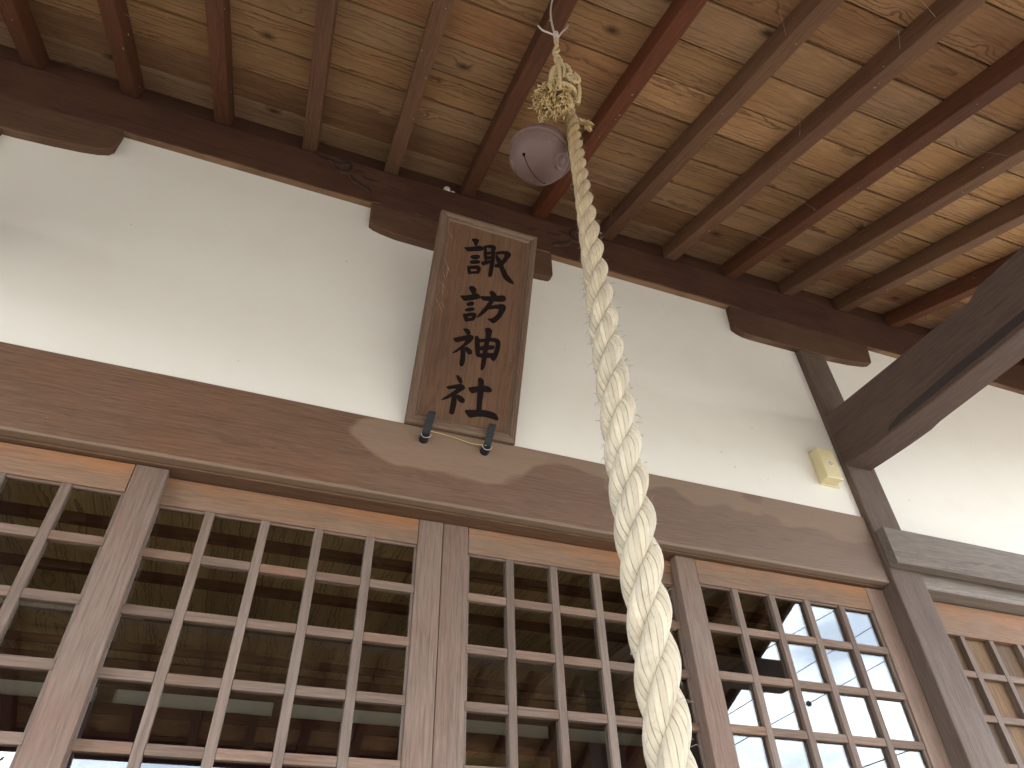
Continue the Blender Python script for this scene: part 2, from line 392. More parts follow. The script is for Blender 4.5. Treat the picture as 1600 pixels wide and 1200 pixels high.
def plaster_mat():
    t = NT('white_lime_plaster'); o = t.coord('Object')
    n1 = t.noise(o, 1.6, 5, 0.6); n2 = t.noise(o, 9.0, 5, 0.6); n3 = t.noise(o, 140.0, 4, 0.6)
    c = t.mix(n1, (0.760, 0.728, 0.640), (0.795, 0.775, 0.705))
    c = t.mix(t.math('MULTIPLY', t.ramp(n2, [(0.48, 0.0), (0.80, 1.0)]), 0.20), c, (0.68, 0.62, 0.52))
    n4 = t.noise(t.xyz(t.math('MULTIPLY', t.sep(o)[0], 0.35), 0.0, t.sep(o)[2]), 5.0, 6, 0.7)
    c = t.mix(t.math('MULTIPLY', t.ramp(n4, [(0.5, 0.0), (0.75, 1.0)]), 0.12), c, (0.62, 0.57, 0.49))
    # tiny dark fly specks and hair scratches
    ov = t.vmath('ADD', o, t.xyz(t.math('MULTIPLY', n2, 0.03), 0.0, t.math('MULTIPLY', n3, 0.006)))
    sp = t.ramp(t.voro(ov, 26.0), [(0.035, 1.0), (0.075, 0.0)])
    on = t.ramp(t.sep(t.voro(o, 26.0, 'Color'))[1], [(0.72, 0.0), (0.90, 1.0)])
    c = t.mix(t.math('MULTIPLY', t.math('MULTIPLY', sp, on), 0.85), c, (0.12, 0.09, 0.07))
    t.l.new(c, t.b.inputs['Base Color']); t.b.inputs['Roughness'].default_value = 0.8
    t.b.inputs['Specular IOR Level'].default_value = 0.2
    t.bump(t.math('ADD', t.math('MULTIPLY', n3, 0.25), n2), 0.12, 0.004)
    return t.m
M_PLASTER = plaster_mat()

def glass_mat():
    t = NT('window_glass')
    lw = t.n.new('ShaderNodeLayerWeight'); lw.inputs['Blend'].default_value = 0.5
    f = t.math('POWER', lw.outputs['Facing'], 5.0)
    f = t.math('MULTIPLY_ADD', f, 0.93, 0.066)
    tr = t.n.new('ShaderNodeBsdfTransparent'); tr.inputs[0].default_value = (0.93, 0.94, 0.91, 1)
    gl = t.n.new('ShaderNodeBsdfGlossy'); gl.inputs['Roughness'].default_value = 0.0
    gl.inputs['Color'].default_value = (0.97, 0.99, 1.0, 1)
    mx = t.n.new('ShaderNodeMixShader'); t.l.new(f, mx.inputs[0]); t.l.new(tr.outputs[0], mx.inputs[1]); t.l.new(gl.outputs[0], mx.inputs[2])
    df = t.n.new('ShaderNodeBsdfDiffuse'); df.inputs[0].default_value = (0.5, 0.47, 0.42, 1)
    sp = t.ramp(t.voro(t.coord('Object'), 60.0), [(0.03, 1.0), (0.06, 0.0)])
    sm = t.ramp(t.noise(t.coord('Object'), 18.0, 2), [(0.66, 0.0), (0.72, 0.4)])
    mx2 = t.n.new('ShaderNodeMixShader'); t.l.new(t.math('MULTIPLY', sp, sm), mx2.inputs[0])
    t.l.new(mx.outputs[0], mx2.inputs[1]); t.l.new(df.outputs[0], mx2.inputs[2])
    t.l.new(mx2.outputs[0], t.n['Material Output'].inputs[0])
    return t.m
M_GLASS = glass_mat()

def rope_mat(name, ca, cb, cd, top_tint=None):
    """yarn lines follow the UV: u round the strand, v along it"""
    t = NT(name); o = t.coord('Object'); uv = t.sep(t.coord('UV'))
    ph = t.math('ADD', t.math('MULTIPLY', uv[0], 10.0), t.math('MULTIPLY', uv[1], 76.0))
    wv = t.math('ABSOLUTE', t.math('SINE', t.math('MULTIPLY', ph, math.pi)))
    gm_ = t.ramp(t.noise(o, 34.0, 5, 0.65), [(0.55, 0.0), (0.74, 1.0)])
    groove = t.ramp(wv, [(0.0, 1.0), (0.16, 0.45), (0.42, 0.0)])
    fine = t.noise(t.xyz(t.math('MULTIPLY', ph, 3.2), t.math('MULTIPLY', uv[1], 16.0), 0.0), 1.6, 4, 0.7)
    bl = t.noise(o, 16.0, 5, 0.6)
    c = t.mix(bl, ca, cb)
    if top_tint: c = t.mix(t.ramp(t.math('ADD', t.sep(o)[2], t.math('MULTIPLY', bl, 0.2)), [(0.25, 0.0), (0.85, 1.0)]), c, top_tint)  # tanner towards the upper end of the rope
    yr = t.noise(t.xyz(t.math('MULTIPLY', t.math('FLOOR', ph), 3.7), t.math('MULTIPLY', uv[1], 9.0), 0.0), 1.0, 2)
    c = t.mix(1.0, c, t.ramp(yr, [(0.3, 0.74), (0.7, 1.14)]), 'MULTIPLY')
    dirty = t.ramp(t.noise(t.xyz(t.math('MULTIPLY', ph, 0.8), t.math('MULTIPLY', uv[1], 26.0), 0.0), 1.3, 4, 0.6), [(0.42, 0.0), (0.62, 1.0)])
    c = t.mix(t.math('MULTIPLY', gm_, 0.5), c, (0.24, 0.18, 0.105))
    c = t.mix(t.math('MULTIPLY', groove, t.math('MULTIPLY_ADD', dirty, 0.8, 0.14), clamp=True), c, cd)
    c = t.mix(1.0, c, t.ramp(fine, [(0.25, 0.86), (0.75, 1.08)]), 'MULTIPLY')
    t.l.new(c, t.b.inputs['Base Color']); t.b.inputs['Roughness'].default_value = 0.7
    t.b.inputs['Specular IOR Level'].default_value = 0.25
    t.b.inputs['Sheen Weight'].default_value = 0.15
    t.bump(t.math('ADD', t.math('MULTIPLY', groove, -0.8), t.math('MULTIPLY', fine, 0.5)), 0.55, 0.0015)
    return t.m
M_ROPE = rope_mat('cream_hemp_rope', (0.39, 0.315, 0.205), (0.48, 0.42, 0.315), (0.065, 0.044, 0.025), (0.36, 0.245, 0.11))
M_ROPE2 = rope_mat('tan_hemp_cord', (0.50, 0.36, 0.17), (0.62, 0.47, 0.25), (0.16, 0.10, 0.05))
M_FRAY = plain('frayed_hemp', (0.50, 0.36, 0.17), 0.8, 0, 0.35, 60)

def bell_mat():
    t = NT('brown_painted_bell'); o = t.coord('Object')
    n = t.noise(o, 22.0, 5, 0.6); n2 = t.noise(o, 160.0, 3, 0.6)
    c = t.mix(n, (0.095, 0.054, 0.046), (0.145, 0.088, 0.076))
    sc = t.ramp(t.noise(t.xyz(t.math('MULTIPLY', t.sep(o)[0], 0.3), t.sep(o)[1], t.sep(o)[2]), 120.0, 2), [(0.70, 0.0), (0.74, 1.0)])
    c = t.mix(t.math('MULTIPLY', sc, 0.5), c, (0.33, 0.22, 0.16))
    t.l.new(c, t.b.inputs['Base Color']); t.b.inputs['Roughness'].default_value = 0.58
    t.b.inputs['Metallic'].default_value = 0.0; t.b.inputs['Specular IOR Level'].default_value = 0.35
    t.bump(n2, 0.06, 0.001)
    return t.m
M_BELL = bell_mat()
M_BLACK = plain('black_void_lining', (0.008, 0.007, 0.006), 0.9)
M_IRON = plain('blackened_iron', (0.022, 0.024, 0.028), 0.5, 0.4, 0.5, 120, 0.3)
M_INK = plain('black_ink', (0.010, 0.006, 0.005), 0.8, 0, 0.3, 60, 0, 0.1)
M_WIRE = plain('galvanised_wire', (0.55, 0.47, 0.42), 0.5, 0.2)
M_STRING = plain('yellow_string', (0.55, 0.42, 0.20), 0.7)
M_BOXP = plain('cream_plastic', (0.66, 0.57, 0.34), 0.45, 0, 0.05, 8)
M_WHITE = plain('white_sticker', (0.72, 0.68, 0.60), 0.5)
M_PRINT = plain('grey_print', (0.10, 0.085, 0.07), 0.6)
M_PORC = plain('white_porcelain', (0.62, 0.58, 0.52), 0.3)
M_HOLLOW = plain('dark_beam_hollow', (0.040, 0.029, 0.025), 0.7, 0, 0.3, 12)
M_CARVE = plain('dark_carved_groove', (0.022, 0.012, 0.009), 0.8)
M_CURT = plain('purple_curtain', (0.095, 0.010, 0.045), 0.85, 0, 0.2, 6)
M_ROOF = plain('roof_copper', (0.10, 0.14, 0.12), 0.6)
M_TATAMI = plain('tatami', (0.48, 0.42, 0.24), 0.8)
KANJI = [[[(-0.0521,0.6243),(-0.0388,0.6292),(-0.0318,0.6283),(-0.0291,0.6229),(-0.0329,0.6155),(-0.033,0.6061),(-0.0384,0.6044),(-0.0422,0.6079),(-0.0439,0.6151),(-0.0516,0.6204)],[(-0.0721,0.5886),(-0.0628,0.5906),(-0.0379,0.6009),(-0.0223,0.6095),(-0.0135,0.6061),(-0.0112,0.5991),(-0.0173,0.5925),(-0.0387,0.5858),(-0.0583,0.5776),(-0.0657,0.582)],[(-0.0489,0.5627),(-0.0419,0.5686),(-0.0262,0.575),(-0.0199,0.5732),(-0.0206,0.5638),(-0.0322,0.5572),(-0.0431,0.5569)],[(-0.0483,0.5447),(-0.0421,0.5496),(-0.0238,0.5567),(-0.0165,0.5535),(-0.0184,0.5468),(-0.0354,0.5404),(-0.0448,0.5388)],[(-0.0541,0.5263),(-0.0476,0.5289),(-0.0432,0.5205),(-0.0416,0.509),(-0.044,0.5023),(-0.0479,0.5011),(-0.0512,0.5151)],[(-0.0486,0.5285),(-0.0214,0.5386),(-0.0126,0.5343),(-0.0187,0.5279),(-0.0449,0.5194)],[(-0.0127,0.5349),(-0.0118,0.5239),(-0.0147,0.5125),(-0.0218,0.5101),(-0.0228,0.5282)],[(-0.0463,0.5091),(-0.0189,0.5188),(-0.0152,0.5121),(-0.031,0.5068),(-0.0466,0.5015)],[(-0.0127,0.611),(-0.0034,0.6149),(0.0124,0.623),(0.0238,0.6225),(0.0284,0.613),(0.0229,0.6066),(0.0083,0.6114),(-0.0026,0.608),(-0.0091,0.6044)],[(-0.0103,0.6071),(-0.0027,0.6095),(0.0013,0.586),(0.0038,0.5621),(-0.0011,0.5569),(-0.0065,0.5774)],[(0.0121,0.6142),(0.0259,0.6098),(0.0272,0.5878),(0.028,0.5695),(0.0277,0.5449),(0.0269,0.5174),(0.0209,0.5101),(0.0149,0.5138),(0.015,0.535),(0.0164,0.5568),(0.0158,0.5843)],[(-0.001,0.5914),(0.0154,0.599),(0.0164,0.5912),(0.0005,0.5838)],[(0.0009,0.576),(0.0174,0.5832),(0.0185,0.5743),(0.0026,0.5673)],[(-0.0123,0.5535),(-0.0045,0.5571),(0.0111,0.5659),(0.019,0.5698),(0.0188,0.5606),(0.0046,0.5516),(-0.0028,0.5442),(-0.0101,0.5472)],[(0.0293,0.6008),(0.0426,0.6081),(0.0644,0.6155),(0.0764,0.6108),(0.0787,0.6037),(0.0704,0.5887),(0.0612,0.5704),(0.054,0.559),(0.0437,0.5513),(0.0327,0.5495),(0.0303,0.5579),(0.0421,0.5646),(0.054,0.5836),(0.059,0.6007),(0.0491,0.6008),(0.0358,0.5936),(0.0305,0.595)],[(0.029,0.5914),(0.0362,0.5906),(0.0458,0.5811),(0.0557,0.5687),(0.0636,0.5496),(0.0769,0.5322),(0.0926,0.5186),(0.0984,0.5096),(0.0938,0.5083),(0.0764,0.5123),(0.0644,0.5194),(0.0534,0.5405),(0.0445,0.5561),(0.0339,0.5744)]],[[(-0.04,0.4573),(-0.0289,0.4644),(-0.016,0.4588),(-0.0157,0.445),(-0.0227,0.4337),(-0.0312,0.4444)],[(-0.062,0.4226),(-0.045,0.4266),(-0.0217,0.4371),(-0.0141,0.4439),(-0.0044,0.4405),(-0.0009,0.4299),(-0.0162,0.4218),(-0.046,0.4081),(-0.0553,0.4146)],[(-0.0395,0.4015),(-0.0287,0.4099),(-0.0184,0.412),(-0.0161,0.405),(-0.0236,0.3984),(-0.0358,0.395)],[(-0.0411,0.3822),(-0.0261,0.3909),(-0.016,0.3937),(-0.0124,0.3878),(-0.0213,0.3809),(-0.0382,0.3762)],[(-0.0456,0.3644),(-0.0363,0.3677),(-0.0312,0.3609),(-0.0278,0.3461),(-0.0357,0.3425),(-0.0406,0.3531)],[(-0.0389,0.3663),(-0.0139,0.3784),(-0.0042,0.3735),(-0.0126,0.3682),(-0.0324,0.3598)],[(-0.0043,0.375),(-0.0062,0.3624),(-0.0106,0.353),(-0.0166,0.3506),(-0.0168,0.3685)],[(-0.0342,0.3519),(-0.0116,0.361),(-0.0092,0.3534),(-0.0343,0.3429)],[(0.0255,0.4591),(0.0356,0.4651),(0.0475,0.4568),(0.0511,0.4446),(0.0351,0.4401),(0.0323,0.4509)],[(-0.0005,0.4377),(0.0205,0.4414),(0.0482,0.4508),(0.0689,0.4598),(0.079,0.4548),(0.0771,0.4403),(0.0432,0.4323),(0.0118,0.4258),(0.0026,0.4309)],[(0.0291,0.4307),(0.0446,0.4327),(0.0378,0.4178),(0.0233,0.3908),(0.0081,0.3716),(-0.0035,0.3632),(0.0076,0.3865),(0.021,0.4093)],[(0.0316,0.4106),(0.0518,0.4216),(0.0725,0.4297),(0.0825,0.4248),(0.082,0.4108),(0.0706,0.3847),(0.0585,0.3663),(0.0487,0.3584),(0.0408,0.3653),(0.0295,0.3698),(0.0434,0.3728),(0.0558,0.3883),(0.064,0.4097),(0.0498,0.408),(0.0329,0.3996)]],[[(-0.0381,0.3168),(-0.0295,0.3209),(-0.0192,0.3183),(-0.0155,0.3105),(-0.0176,0.3012),(-0.0235,0.3007),(-0.0295,0.3086)],[(-0.063,0.2801),(-0.0508,0.2856),(-0.0265,0.2989),(-0.0107,0.3041),(-0.0042,0.2995),(-0.0042,0.2925),(-0.0108,0.2803),(-0.0224,0.2687),(-0.0363,0.2515),(-0.0505,0.2376),(-0.0612,0.2333),(-0.0488,0.2483),(-0.035,0.2655),(-0.0258,0.2817),(-0.0395,0.2747),(-0.0534,0.2694),(-0.0597,0.2747)],[(-0.039,0.2594),(-0.0273,0.2692),(-0.0226,0.2464),(-0.0196,0.2198),(-0.0224,0.2023),(-0.0308,0.2002),(-0.0348,0.206),(-0.0333,0.23)],[(-0.0233,0.2633),(-0.0166,0.2623),(-0.0043,0.2561),(-0.0016,0.2482),(-0.0073,0.2416),(-0.0158,0.2446),(-0.0237,0.2546)],[(0.0001,0.3023),(0.0072,0.3059),(0.015,0.2974),(0.0185,0.2705),(0.0231,0.2475),(0.0192,0.2396),(0.0104,0.2443),(0.0048,0.2739)],[(0.0086,0.2958),(0.0263,0.3003),(0.055,0.3113),(0.0718,0.3121),(0.0798,0.3018),(0.0792,0.2788),(0.0751,0.2569),(0.0702,0.2419),(0.0621,0.2399),(0.0547,0.2467),(0.0613,0.2604),(0.0653,0.2823),(0.0651,0.298),(0.0532,0.2985),(0.0308,0.291),(0.0117,0.2844)],[(0.016,0.2716),(0.0291,0.2784),(0.0515,0.2858),(0.0629,0.288),(0.0627,0.2764),(0.037,0.2682),(0.018,0.2617)],[(0.0163,0.2492),(0.0321,0.2549),(0.0544,0.2622),(0.0629,0.2608),(0.061,0.2493),(0.0369,0.2433),(0.0192,0.2396)],[(0.026,0.3338),(0.0379,0.3405),(0.0504,0.3349),(0.0493,0.3169),(0.0453,0.2947),(0.0434,0.2698),(0.0436,0.2422),(0.0429,0.2215),(0.0384,0.2051),(0.0307,0.2016),(0.0295,0.2183),(0.0299,0.2457),(0.0313,0.2737),(0.0327,0.302),(0.0322,0.3195)]],[[(-0.0391,0.1681),(-0.0329,0.1696),(-0.0223,0.1621),(-0.0176,0.1516),(-0.0216,0.1457),(-0.0287,0.1507)],[(-0.0619,0.1282),(-0.0485,0.1336),(-0.0277,0.1437),(-0.0168,0.1452),(-0.0077,0.1374),(-0.0115,0.13),(-0.0214,0.1212),(-0.0354,0.1082),(-0.0523,0.0946),(-0.074,0.0833),(-0.0593,0.0995),(-0.0428,0.1163),(-0.0319,0.1286),(-0.044,0.1242),(-0.0568,0.1212)],[(-0.0432,0.108),(-0.0319,0.1171),(-0.0277,0.0985),(-0.0277,0.076),(-0.0291,0.0532),(-0.0372,0.0505),(-0.0434,0.0549),(-0.0418,0.0761),(-0.0419,0.0921)],[(-0.0279,0.1115),(-0.0183,0.1104),(-0.0062,0.1034),(-0.0036,0.0958),(-0.0091,0.0897),(-0.019,0.0924),(-0.0284,0.1033)],[(0.0022,0.1397),(0.0123,0.1437),(0.0293,0.1493),(0.051,0.1576),(0.0661,0.1544),(0.0727,0.1459),(0.0664,0.1395),(0.0438,0.1377),(0.0283,0.1325),(0.0164,0.1248),(0.0078,0.1294)],[(0.0262,0.1736),(0.0354,0.1774),(0.0444,0.1711),(0.0465,0.1549),(0.0474,0.122),(0.0476,0.0958),(0.048,0.0796),(0.0342,0.075),(0.0327,0.099),(0.031,0.1314),(0.0303,0.1545)],[(-0.0002,0.0707),(0.0168,0.0744),(0.0447,0.0805),(0.0702,0.0828),(0.0899,0.0806),(0.1011,0.0683),(0.1005,0.0601),(0.0857,0.0618),(0.0596,0.0643),(0.0378,0.0596),(0.0183,0.0513),(0.0077,0.0596)]]]
# ================================================================== SETTING
def ground():
    t = NT('pale_gravel'); o = t.coord('Object')
    n = t.noise(o, 0.35, 6, 0.6); n2 = t.noise(o, 22.0, 5, 0.7)
    c = t.mix(n, (0.130, 0.119, 0.102), (0.180, 0.165, 0.142))
    c = t.mix(1.0, c, t.ramp(n2, [(0.3, 0.75), (0.7, 1.15)]), 'MULTIPLY')
    t.l.new(c, t.b.inputs['Base Color']); t.b.inputs['Roughness'].default_value = 0.9
    t.bump(n2, 0.6, 0.02)
    bm = bmesh.new(); s = 900
    bmesh.ops.create_grid(bm, x_segments=24, y_segments=24, size=s)
    o_ = put('ground', mesh_of(bm), t.m, (0, 0, -ZO)); tag(o_, kind='structure')
ground()
M_STONE = plain('grey_step_stone', (0.34, 0.33, 0.31), 0.85, 0, 0.2, 14, 0.3)
M_DECK = wood('veranda_board', (0.25, 0.18, 0.13), (0.18, 0.125, 0.09), (0.09, 0.06, 0.04), 'X', dust=0.0)
fl = box('floor', -4.4, 4.4, 0.12, 3.2, -2.16, -2.06, M_TATAMI, None, 0.0); tag(fl, kind='structure')
dk = thing('veranda_floor', (0, -0.45, -2.1), 'grey timber veranda floor below the sliding doors', 'veranda')
for k in range(7):
    y = -0.86 + k * 0.138
    box('floor_board', -4.3, 4.3, y + .002, y + .136, -2.13, -2.09, M_DECK, dk)
st = box('stone_step', -1.1, 1.1, -1.3, -0.9, -ZO, -2.34, M_STONE, None, 0.01)
tag(st, 'grey stone step in front of the veranda', 'step')

# ================================================================== PLASTER WALLS
ZK = 1.128        # underside of the eave beam
def wall(label, x0, x1, z0, z1, y0=0.0):
    bm = bmesh.new()
    nx, nz = 60, 24
    for f in (0, 1):
        pass
    bmesh.ops.create_cube(bm, size=1)
    bmesh.ops.scale(bm, vec=(x1 - x0, 0.07, z1 - z0), verts=bm.verts)
    o = put('plaster_wall', mesh_of(bm), M_PLASTER, ((x0 + x1) / 2, y0 + 0.035, (z0 + z1) / 2))
    return tag(o, label, 'wall', None)
wall('wide white plaster wall behind the name board, between lintel and eave beam', -1.437, 1.4395, 0.10, ZK + .02)
wall('bright white plaster wall right of the post, above the bleached right lintel', 1.565, 4.9, 0.05, ZK + .02)
wall('white plaster wall left of the left post, out at the edge of the frame', -4.9, -1.565, 0.05, ZK + .02)

# ================================================================== POSTS
PL, PR, PF = 1.4385, 1.570, -0.0245
def post(x0, x1, label):
    o = box('post', x0, x1, PF, PF + 0.135, -2.09, 0.970, M_POST, None, 0.006, 0.0006)
    return tag(o, label, 'post')
post(PL, PR, 'square weathered post at the right, beside the bright glass panes and the cable box')
post(-PR, -PL, 'square weathered post whose edge shows at the left end of the plaster')
for sx, lb in ((1, 'square porch column standing under the far end of the dark tie beam'), (-1, 'square porch column out in front on the left side')):
    o = box('porch_column', sx * 1.42 if sx > 0 else -1.56, 1.56 if sx > 0 else -1.42, -2.02, -1.88, -2.50, 0.378, M_POST, None, 0.006)
    tag(o, lb, 'post')
    o = box('column_base_stone', sx * 1.49 - .15, sx * 1.49 + .15, -2.1, -1.8, -ZO, -2.502, M_STONE, None, 0.01)
    tag(o, 'square foundation stone under the %s porch column' % ('right' if sx > 0 else 'left'), 'stone')

# ================================================================== BEAMS
eb = thing('eave_beam', (0, 0.04, ZK), 'long dark reddish eave beam carved with cloud scrolls, carrying the rafters', 'beam')
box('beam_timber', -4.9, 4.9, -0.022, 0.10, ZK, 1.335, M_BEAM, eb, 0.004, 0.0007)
# carved cloud-shaped centre piece, proud of the beam
half = [(0.583, 1.336), (0.53, 1.312), (0.492, 1.268), (0.468, 1.247), (0.447, 1.253), (0.440, 1.236), (0.425, 1.212),
        (0.393, 1.196), (0.356, 1.178), (0.345, 1.150), (0.342, ZK + .0015)]
outl = [(-x, z) for x, z in half] + [(x, z) for x, z in half[::-1]]
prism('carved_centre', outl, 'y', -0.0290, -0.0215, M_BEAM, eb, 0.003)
def groove(pts, r=0.0036, y=-0.0292):
    for s in (-1, 1):
        P = spline([(s * x, y, z) for x, z in pts], 26)
        n = len(P); tube('scroll_groove', P, [1.35 * r * (0.25 + 0.75 * math.sin(math.pi * min(1, max(0.04, i / (n - 1))))) for i in range(n)], M_CARVE, eb, 6)
groove([(0.576, 1.330), (0.553, 1.318), (0.523, 1.308), (0.490, 1.300), (0.462, 1.310), (0.450, 1.325)], 0.0035)
groove([(0.508, 1.300), (0.492, 1.273), (0.470, 1.258), (0.450, 1.266), (0.438, 1.290), (0.446, 1.318), (0.468, 1.327), (0.490, 1.320)], 0.0048)
groove([(0.434, 1.252), (0.420, 1.226), (0.393, 1.210), (0.366, 1.196), (0.350, 1.176)], 0.0045)
groove([(0.428, 1.275), (0.410, 1.290), (0.388, 1.284)], 0.003)
groove([(0.396, 1.268), (0.374, 1.252), (0.350, 1.256), (0.326, 1.262)], 0.0032)
groove([(0.30, 1.255), (0.27, 1.243), (0.245, 1.240)], 0.0022)

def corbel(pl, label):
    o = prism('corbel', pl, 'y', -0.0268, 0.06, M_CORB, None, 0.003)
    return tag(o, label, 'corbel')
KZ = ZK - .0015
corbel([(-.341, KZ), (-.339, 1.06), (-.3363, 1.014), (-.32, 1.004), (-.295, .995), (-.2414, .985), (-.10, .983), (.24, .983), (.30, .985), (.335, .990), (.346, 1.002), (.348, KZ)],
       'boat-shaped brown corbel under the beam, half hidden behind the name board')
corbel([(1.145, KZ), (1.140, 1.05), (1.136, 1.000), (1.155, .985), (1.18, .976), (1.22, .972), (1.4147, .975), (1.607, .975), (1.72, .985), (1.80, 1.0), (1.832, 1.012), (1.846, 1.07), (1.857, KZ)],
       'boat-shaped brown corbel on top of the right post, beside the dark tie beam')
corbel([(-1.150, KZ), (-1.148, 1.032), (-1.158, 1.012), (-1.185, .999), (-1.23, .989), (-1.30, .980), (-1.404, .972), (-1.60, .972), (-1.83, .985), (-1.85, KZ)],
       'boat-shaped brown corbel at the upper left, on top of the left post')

# tie beam from the right post out to the porch column
def tie_beam(x0, x1, label):
    t = thing('tie_beam', ((x0 + x1) / 2, -0.03, 0.37), label, 'beam')
    bm = bmesh.new(); rings = []
    N = 40
    for i in range(N + 1):
        y = PF + .001 + (-1.878 - PF) * i / N
        zb = 0.372 + 0.018 * max(0, 1 - (PF - y) / 0.35) ** 2
        zt = 0.612 - 0.036 * min(1, (PF - y) / 0.62) if y > -0.655 else 0.592 - 0.006 * ((-0.655 - y) / 1.2)
        if -0.70 < y <= -0.655: zt = 0.570
        ch = 0.012 if y < -0.33 else 0.004
        sec = [(x0, zt - .004), (x0 + .004, zt), (x1 - .004, zt), (x1, zt - .004), (x1, zb + ch), (x1 - ch, zb), (x0 + .003, zb), (x0, zb + .003)]
        rings.append([bm.verts.new((sx - (x0 + x1) / 2, y + .95, sz - 0.48)) for sx, sz in sec])
    for a, b in zip(rings, rings[1:]):
        for k in range(8): bm.faces.new((a[k], a[(k + 1) % 8], b[(k + 1) % 8], b[k]))
    bm.faces.new(rings[0]); bm.faces.new(rings[-1][::-1])
    put('beam_timber', mesh_of(bm), M_TIE, ((x0 + x1) / 2, -.95, 0.48), t)
    # long carved hollow running along the lower edge of the side face
    P = [(-0.235, 0.386), (-0.25, 0.400), (-0.30, 0.412), (-0.5, 0.418), (-1.80, 0.418), (-1.80, 0.392), (-0.5, 0.389), (-0.30, 0.386)]
    prism('carved_hollow', P, 'x', x0 - .0012, x0 + .002, M_HOLLOW, t, 0.0)
    return t
tie_beam(1.428, 1.545, 'heavy dark tie beam running out from the right post toward the porch')
tie_beam(-1.545, -1.428, 'heavy dark tie beam running out from the left post toward the porch')
def crack(parent, pts, r=0.0012):
    P = spline(pts, 14); n = len(P)
    tube('drying_crack', P, [r * (.2 + .8 * math.sin(math.pi * (i + .3) / (n - .4))) for i in range(n)], M_CARVE, parent, 5)
crack(eb, [(-1.30, -0.022, 1.19), (-1.10, -0.022, 1.193), (-0.85, -0.022, 1.187), (-0.66, -0.022, 1.19)], 0.0011)
crack(eb, [(0.62, -0.022, 1.235), (0.9, -0.022, 1.231), (1.2, -0.022, 1.236)], 0.0010)
crack(eb, [(-0.30, -0.029, 1.215), (-0.12, -0.029, 1.205), (0.1, -0.029, 1.208), (0.3, -0.029, 1.20)], 0.0010)
pb = box('porch_beam', -2.74, 2.74, -2.02, -1.88, 0.380, 0.535, M_TIE, None, 0.005)
tag(pb, 'long porch eave beam on the two columns, seen only mirrored in the glass', 'beam')

# ================================================================== LINTELS
o = box('lintel', -1.4365, 1.4365, -0.010, 0.018, -0.0475, 0.191, M_LINTEL, None, 0.004, 0.0006)
tag(o, 'broad weathered lintel with pale water stains, under the name board and above the glazed doors', 'lintel')
o = box('lintel', 1.443, 4.4, -0.060, -0.0255, 0.0, 0.128, M_LINTEL2, None, 0.002, 0.0004)
tag(o, 'bleached grey lintel lapped over the right post, at the right edge', 'lintel')
o = box('lintel', -4.4, -1.443, -0.060, -0.0255, 0.0, 0.128, M_LINTEL2, None, 0.002)
tag(o, 'bleached grey lintel lapped over the left post, outside the frame', 'lintel')
o = box('door_head', -1.4375, 1.4375, 0.0185, 0.12, -0.052, 0.099, M_KAMOI, None, 0.002)
tag(o, 'grooved door head behind the broad lintel, holding the glazed doors', 'door head')
for s, lb in ((1, 'narrow door head under the bleached right lintel'), (-1, 'narrow door head under the bleached left lintel, outside the frame')):
    o = box('door_head', min(s * 1.571, s * 4.4), max(s * 1.571, s * 4.4), -0.006, 0.12, -0.044, 0.049, M_LINTEL2, None, 0.003); tag(o, lb, 'door head')

# ================================================================== EAVE ROOF
TAN = 0.42; COS = 1 / math.sqrt(1 + TAN * TAN); ANG = math.atan(TAN)
def zr(y, dz=0.0): return 1.347 + TAN * (y + 0.02) + dz
roof = thing('eave_roof', (0, -1.2, zr(-1.2)), 'sloping board eave roof with dark rafters over the shrine front', 'roof')
rx = lambda i: -1.506 + 0.303 * i
MAINY, PORY = -1.45, -3.07
def raft_mesh(length, mat, seed):
    random.seed(seed); return box_mesh(0.050, length, 0.0745, 0.003, mat, 0.0007)
kinds = {0: 1, 1: 1, 2: 1, 3: 2, 4: 2, 5: 1, 6: 0, 7: 2, 8: 2, 9: 1, 10: 2, 11: 2, 12: 1}
for i in range(-11, 22):
    x = rx(i)
    if abs(x) > 4.85: continue
    y0 = 0.12; y1 = PORY + .03 if abs(x) < 2.56 else MAINY + .03
    ln = (y0 - y1) / COS
    mat = M_RAFT[kinds.get(i, i % 3)]
    me = raft_mesh(ln, mat, i + 50)
    yc = (y0 + y1) / 2
    o = put('rafter', me, mat, (x, yc, zr(yc) + 0.03725 / COS), roof)
    o.rotation_euler = (ANG, 0, random.uniform(-.0008, .0008))
PIT = 0.1325
random.seed(21)
k = 0
y = 0.016 + PIT * 1
DZ = 0.0745 / COS + .0015
while y > PORY:
    ya, yb = y, max(y - PIT, PORY); yc = (ya + yb) / 2
    w = (ya - yb) / COS - 0.0068
    X = 4.9 if yb > MAINY - .01 else 2.57
    cuts = [-X] + sorted(random.sample([rx(j) for j in range(-6, 16) if abs(rx(j)) < X - .5], 2 if X > 2.6 else 1)) + [X]
    for a, b in zip(cuts, cuts[1:]):
        mat = M_PLANK[random.choice((0, 0, 1, 1, 2))]
        th = 0.013 + random.uniform(0, 0.0022)
        me = box_mesh(b - a - .002, w + random.uniform(-.0015, .001), th, 0.0012, mat, 0.00055)
        o = put('ceiling_plank', me, mat, ((a + b) / 2, yc, zr(yc, DZ) + 0.0075 / COS + random.uniform(0, .0018)), roof)
        o.rotation_euler = (ANG + random.uniform(-.006, .006), 0, random.uniform(-.0008, .0008))
    y -= PIT; k += 1
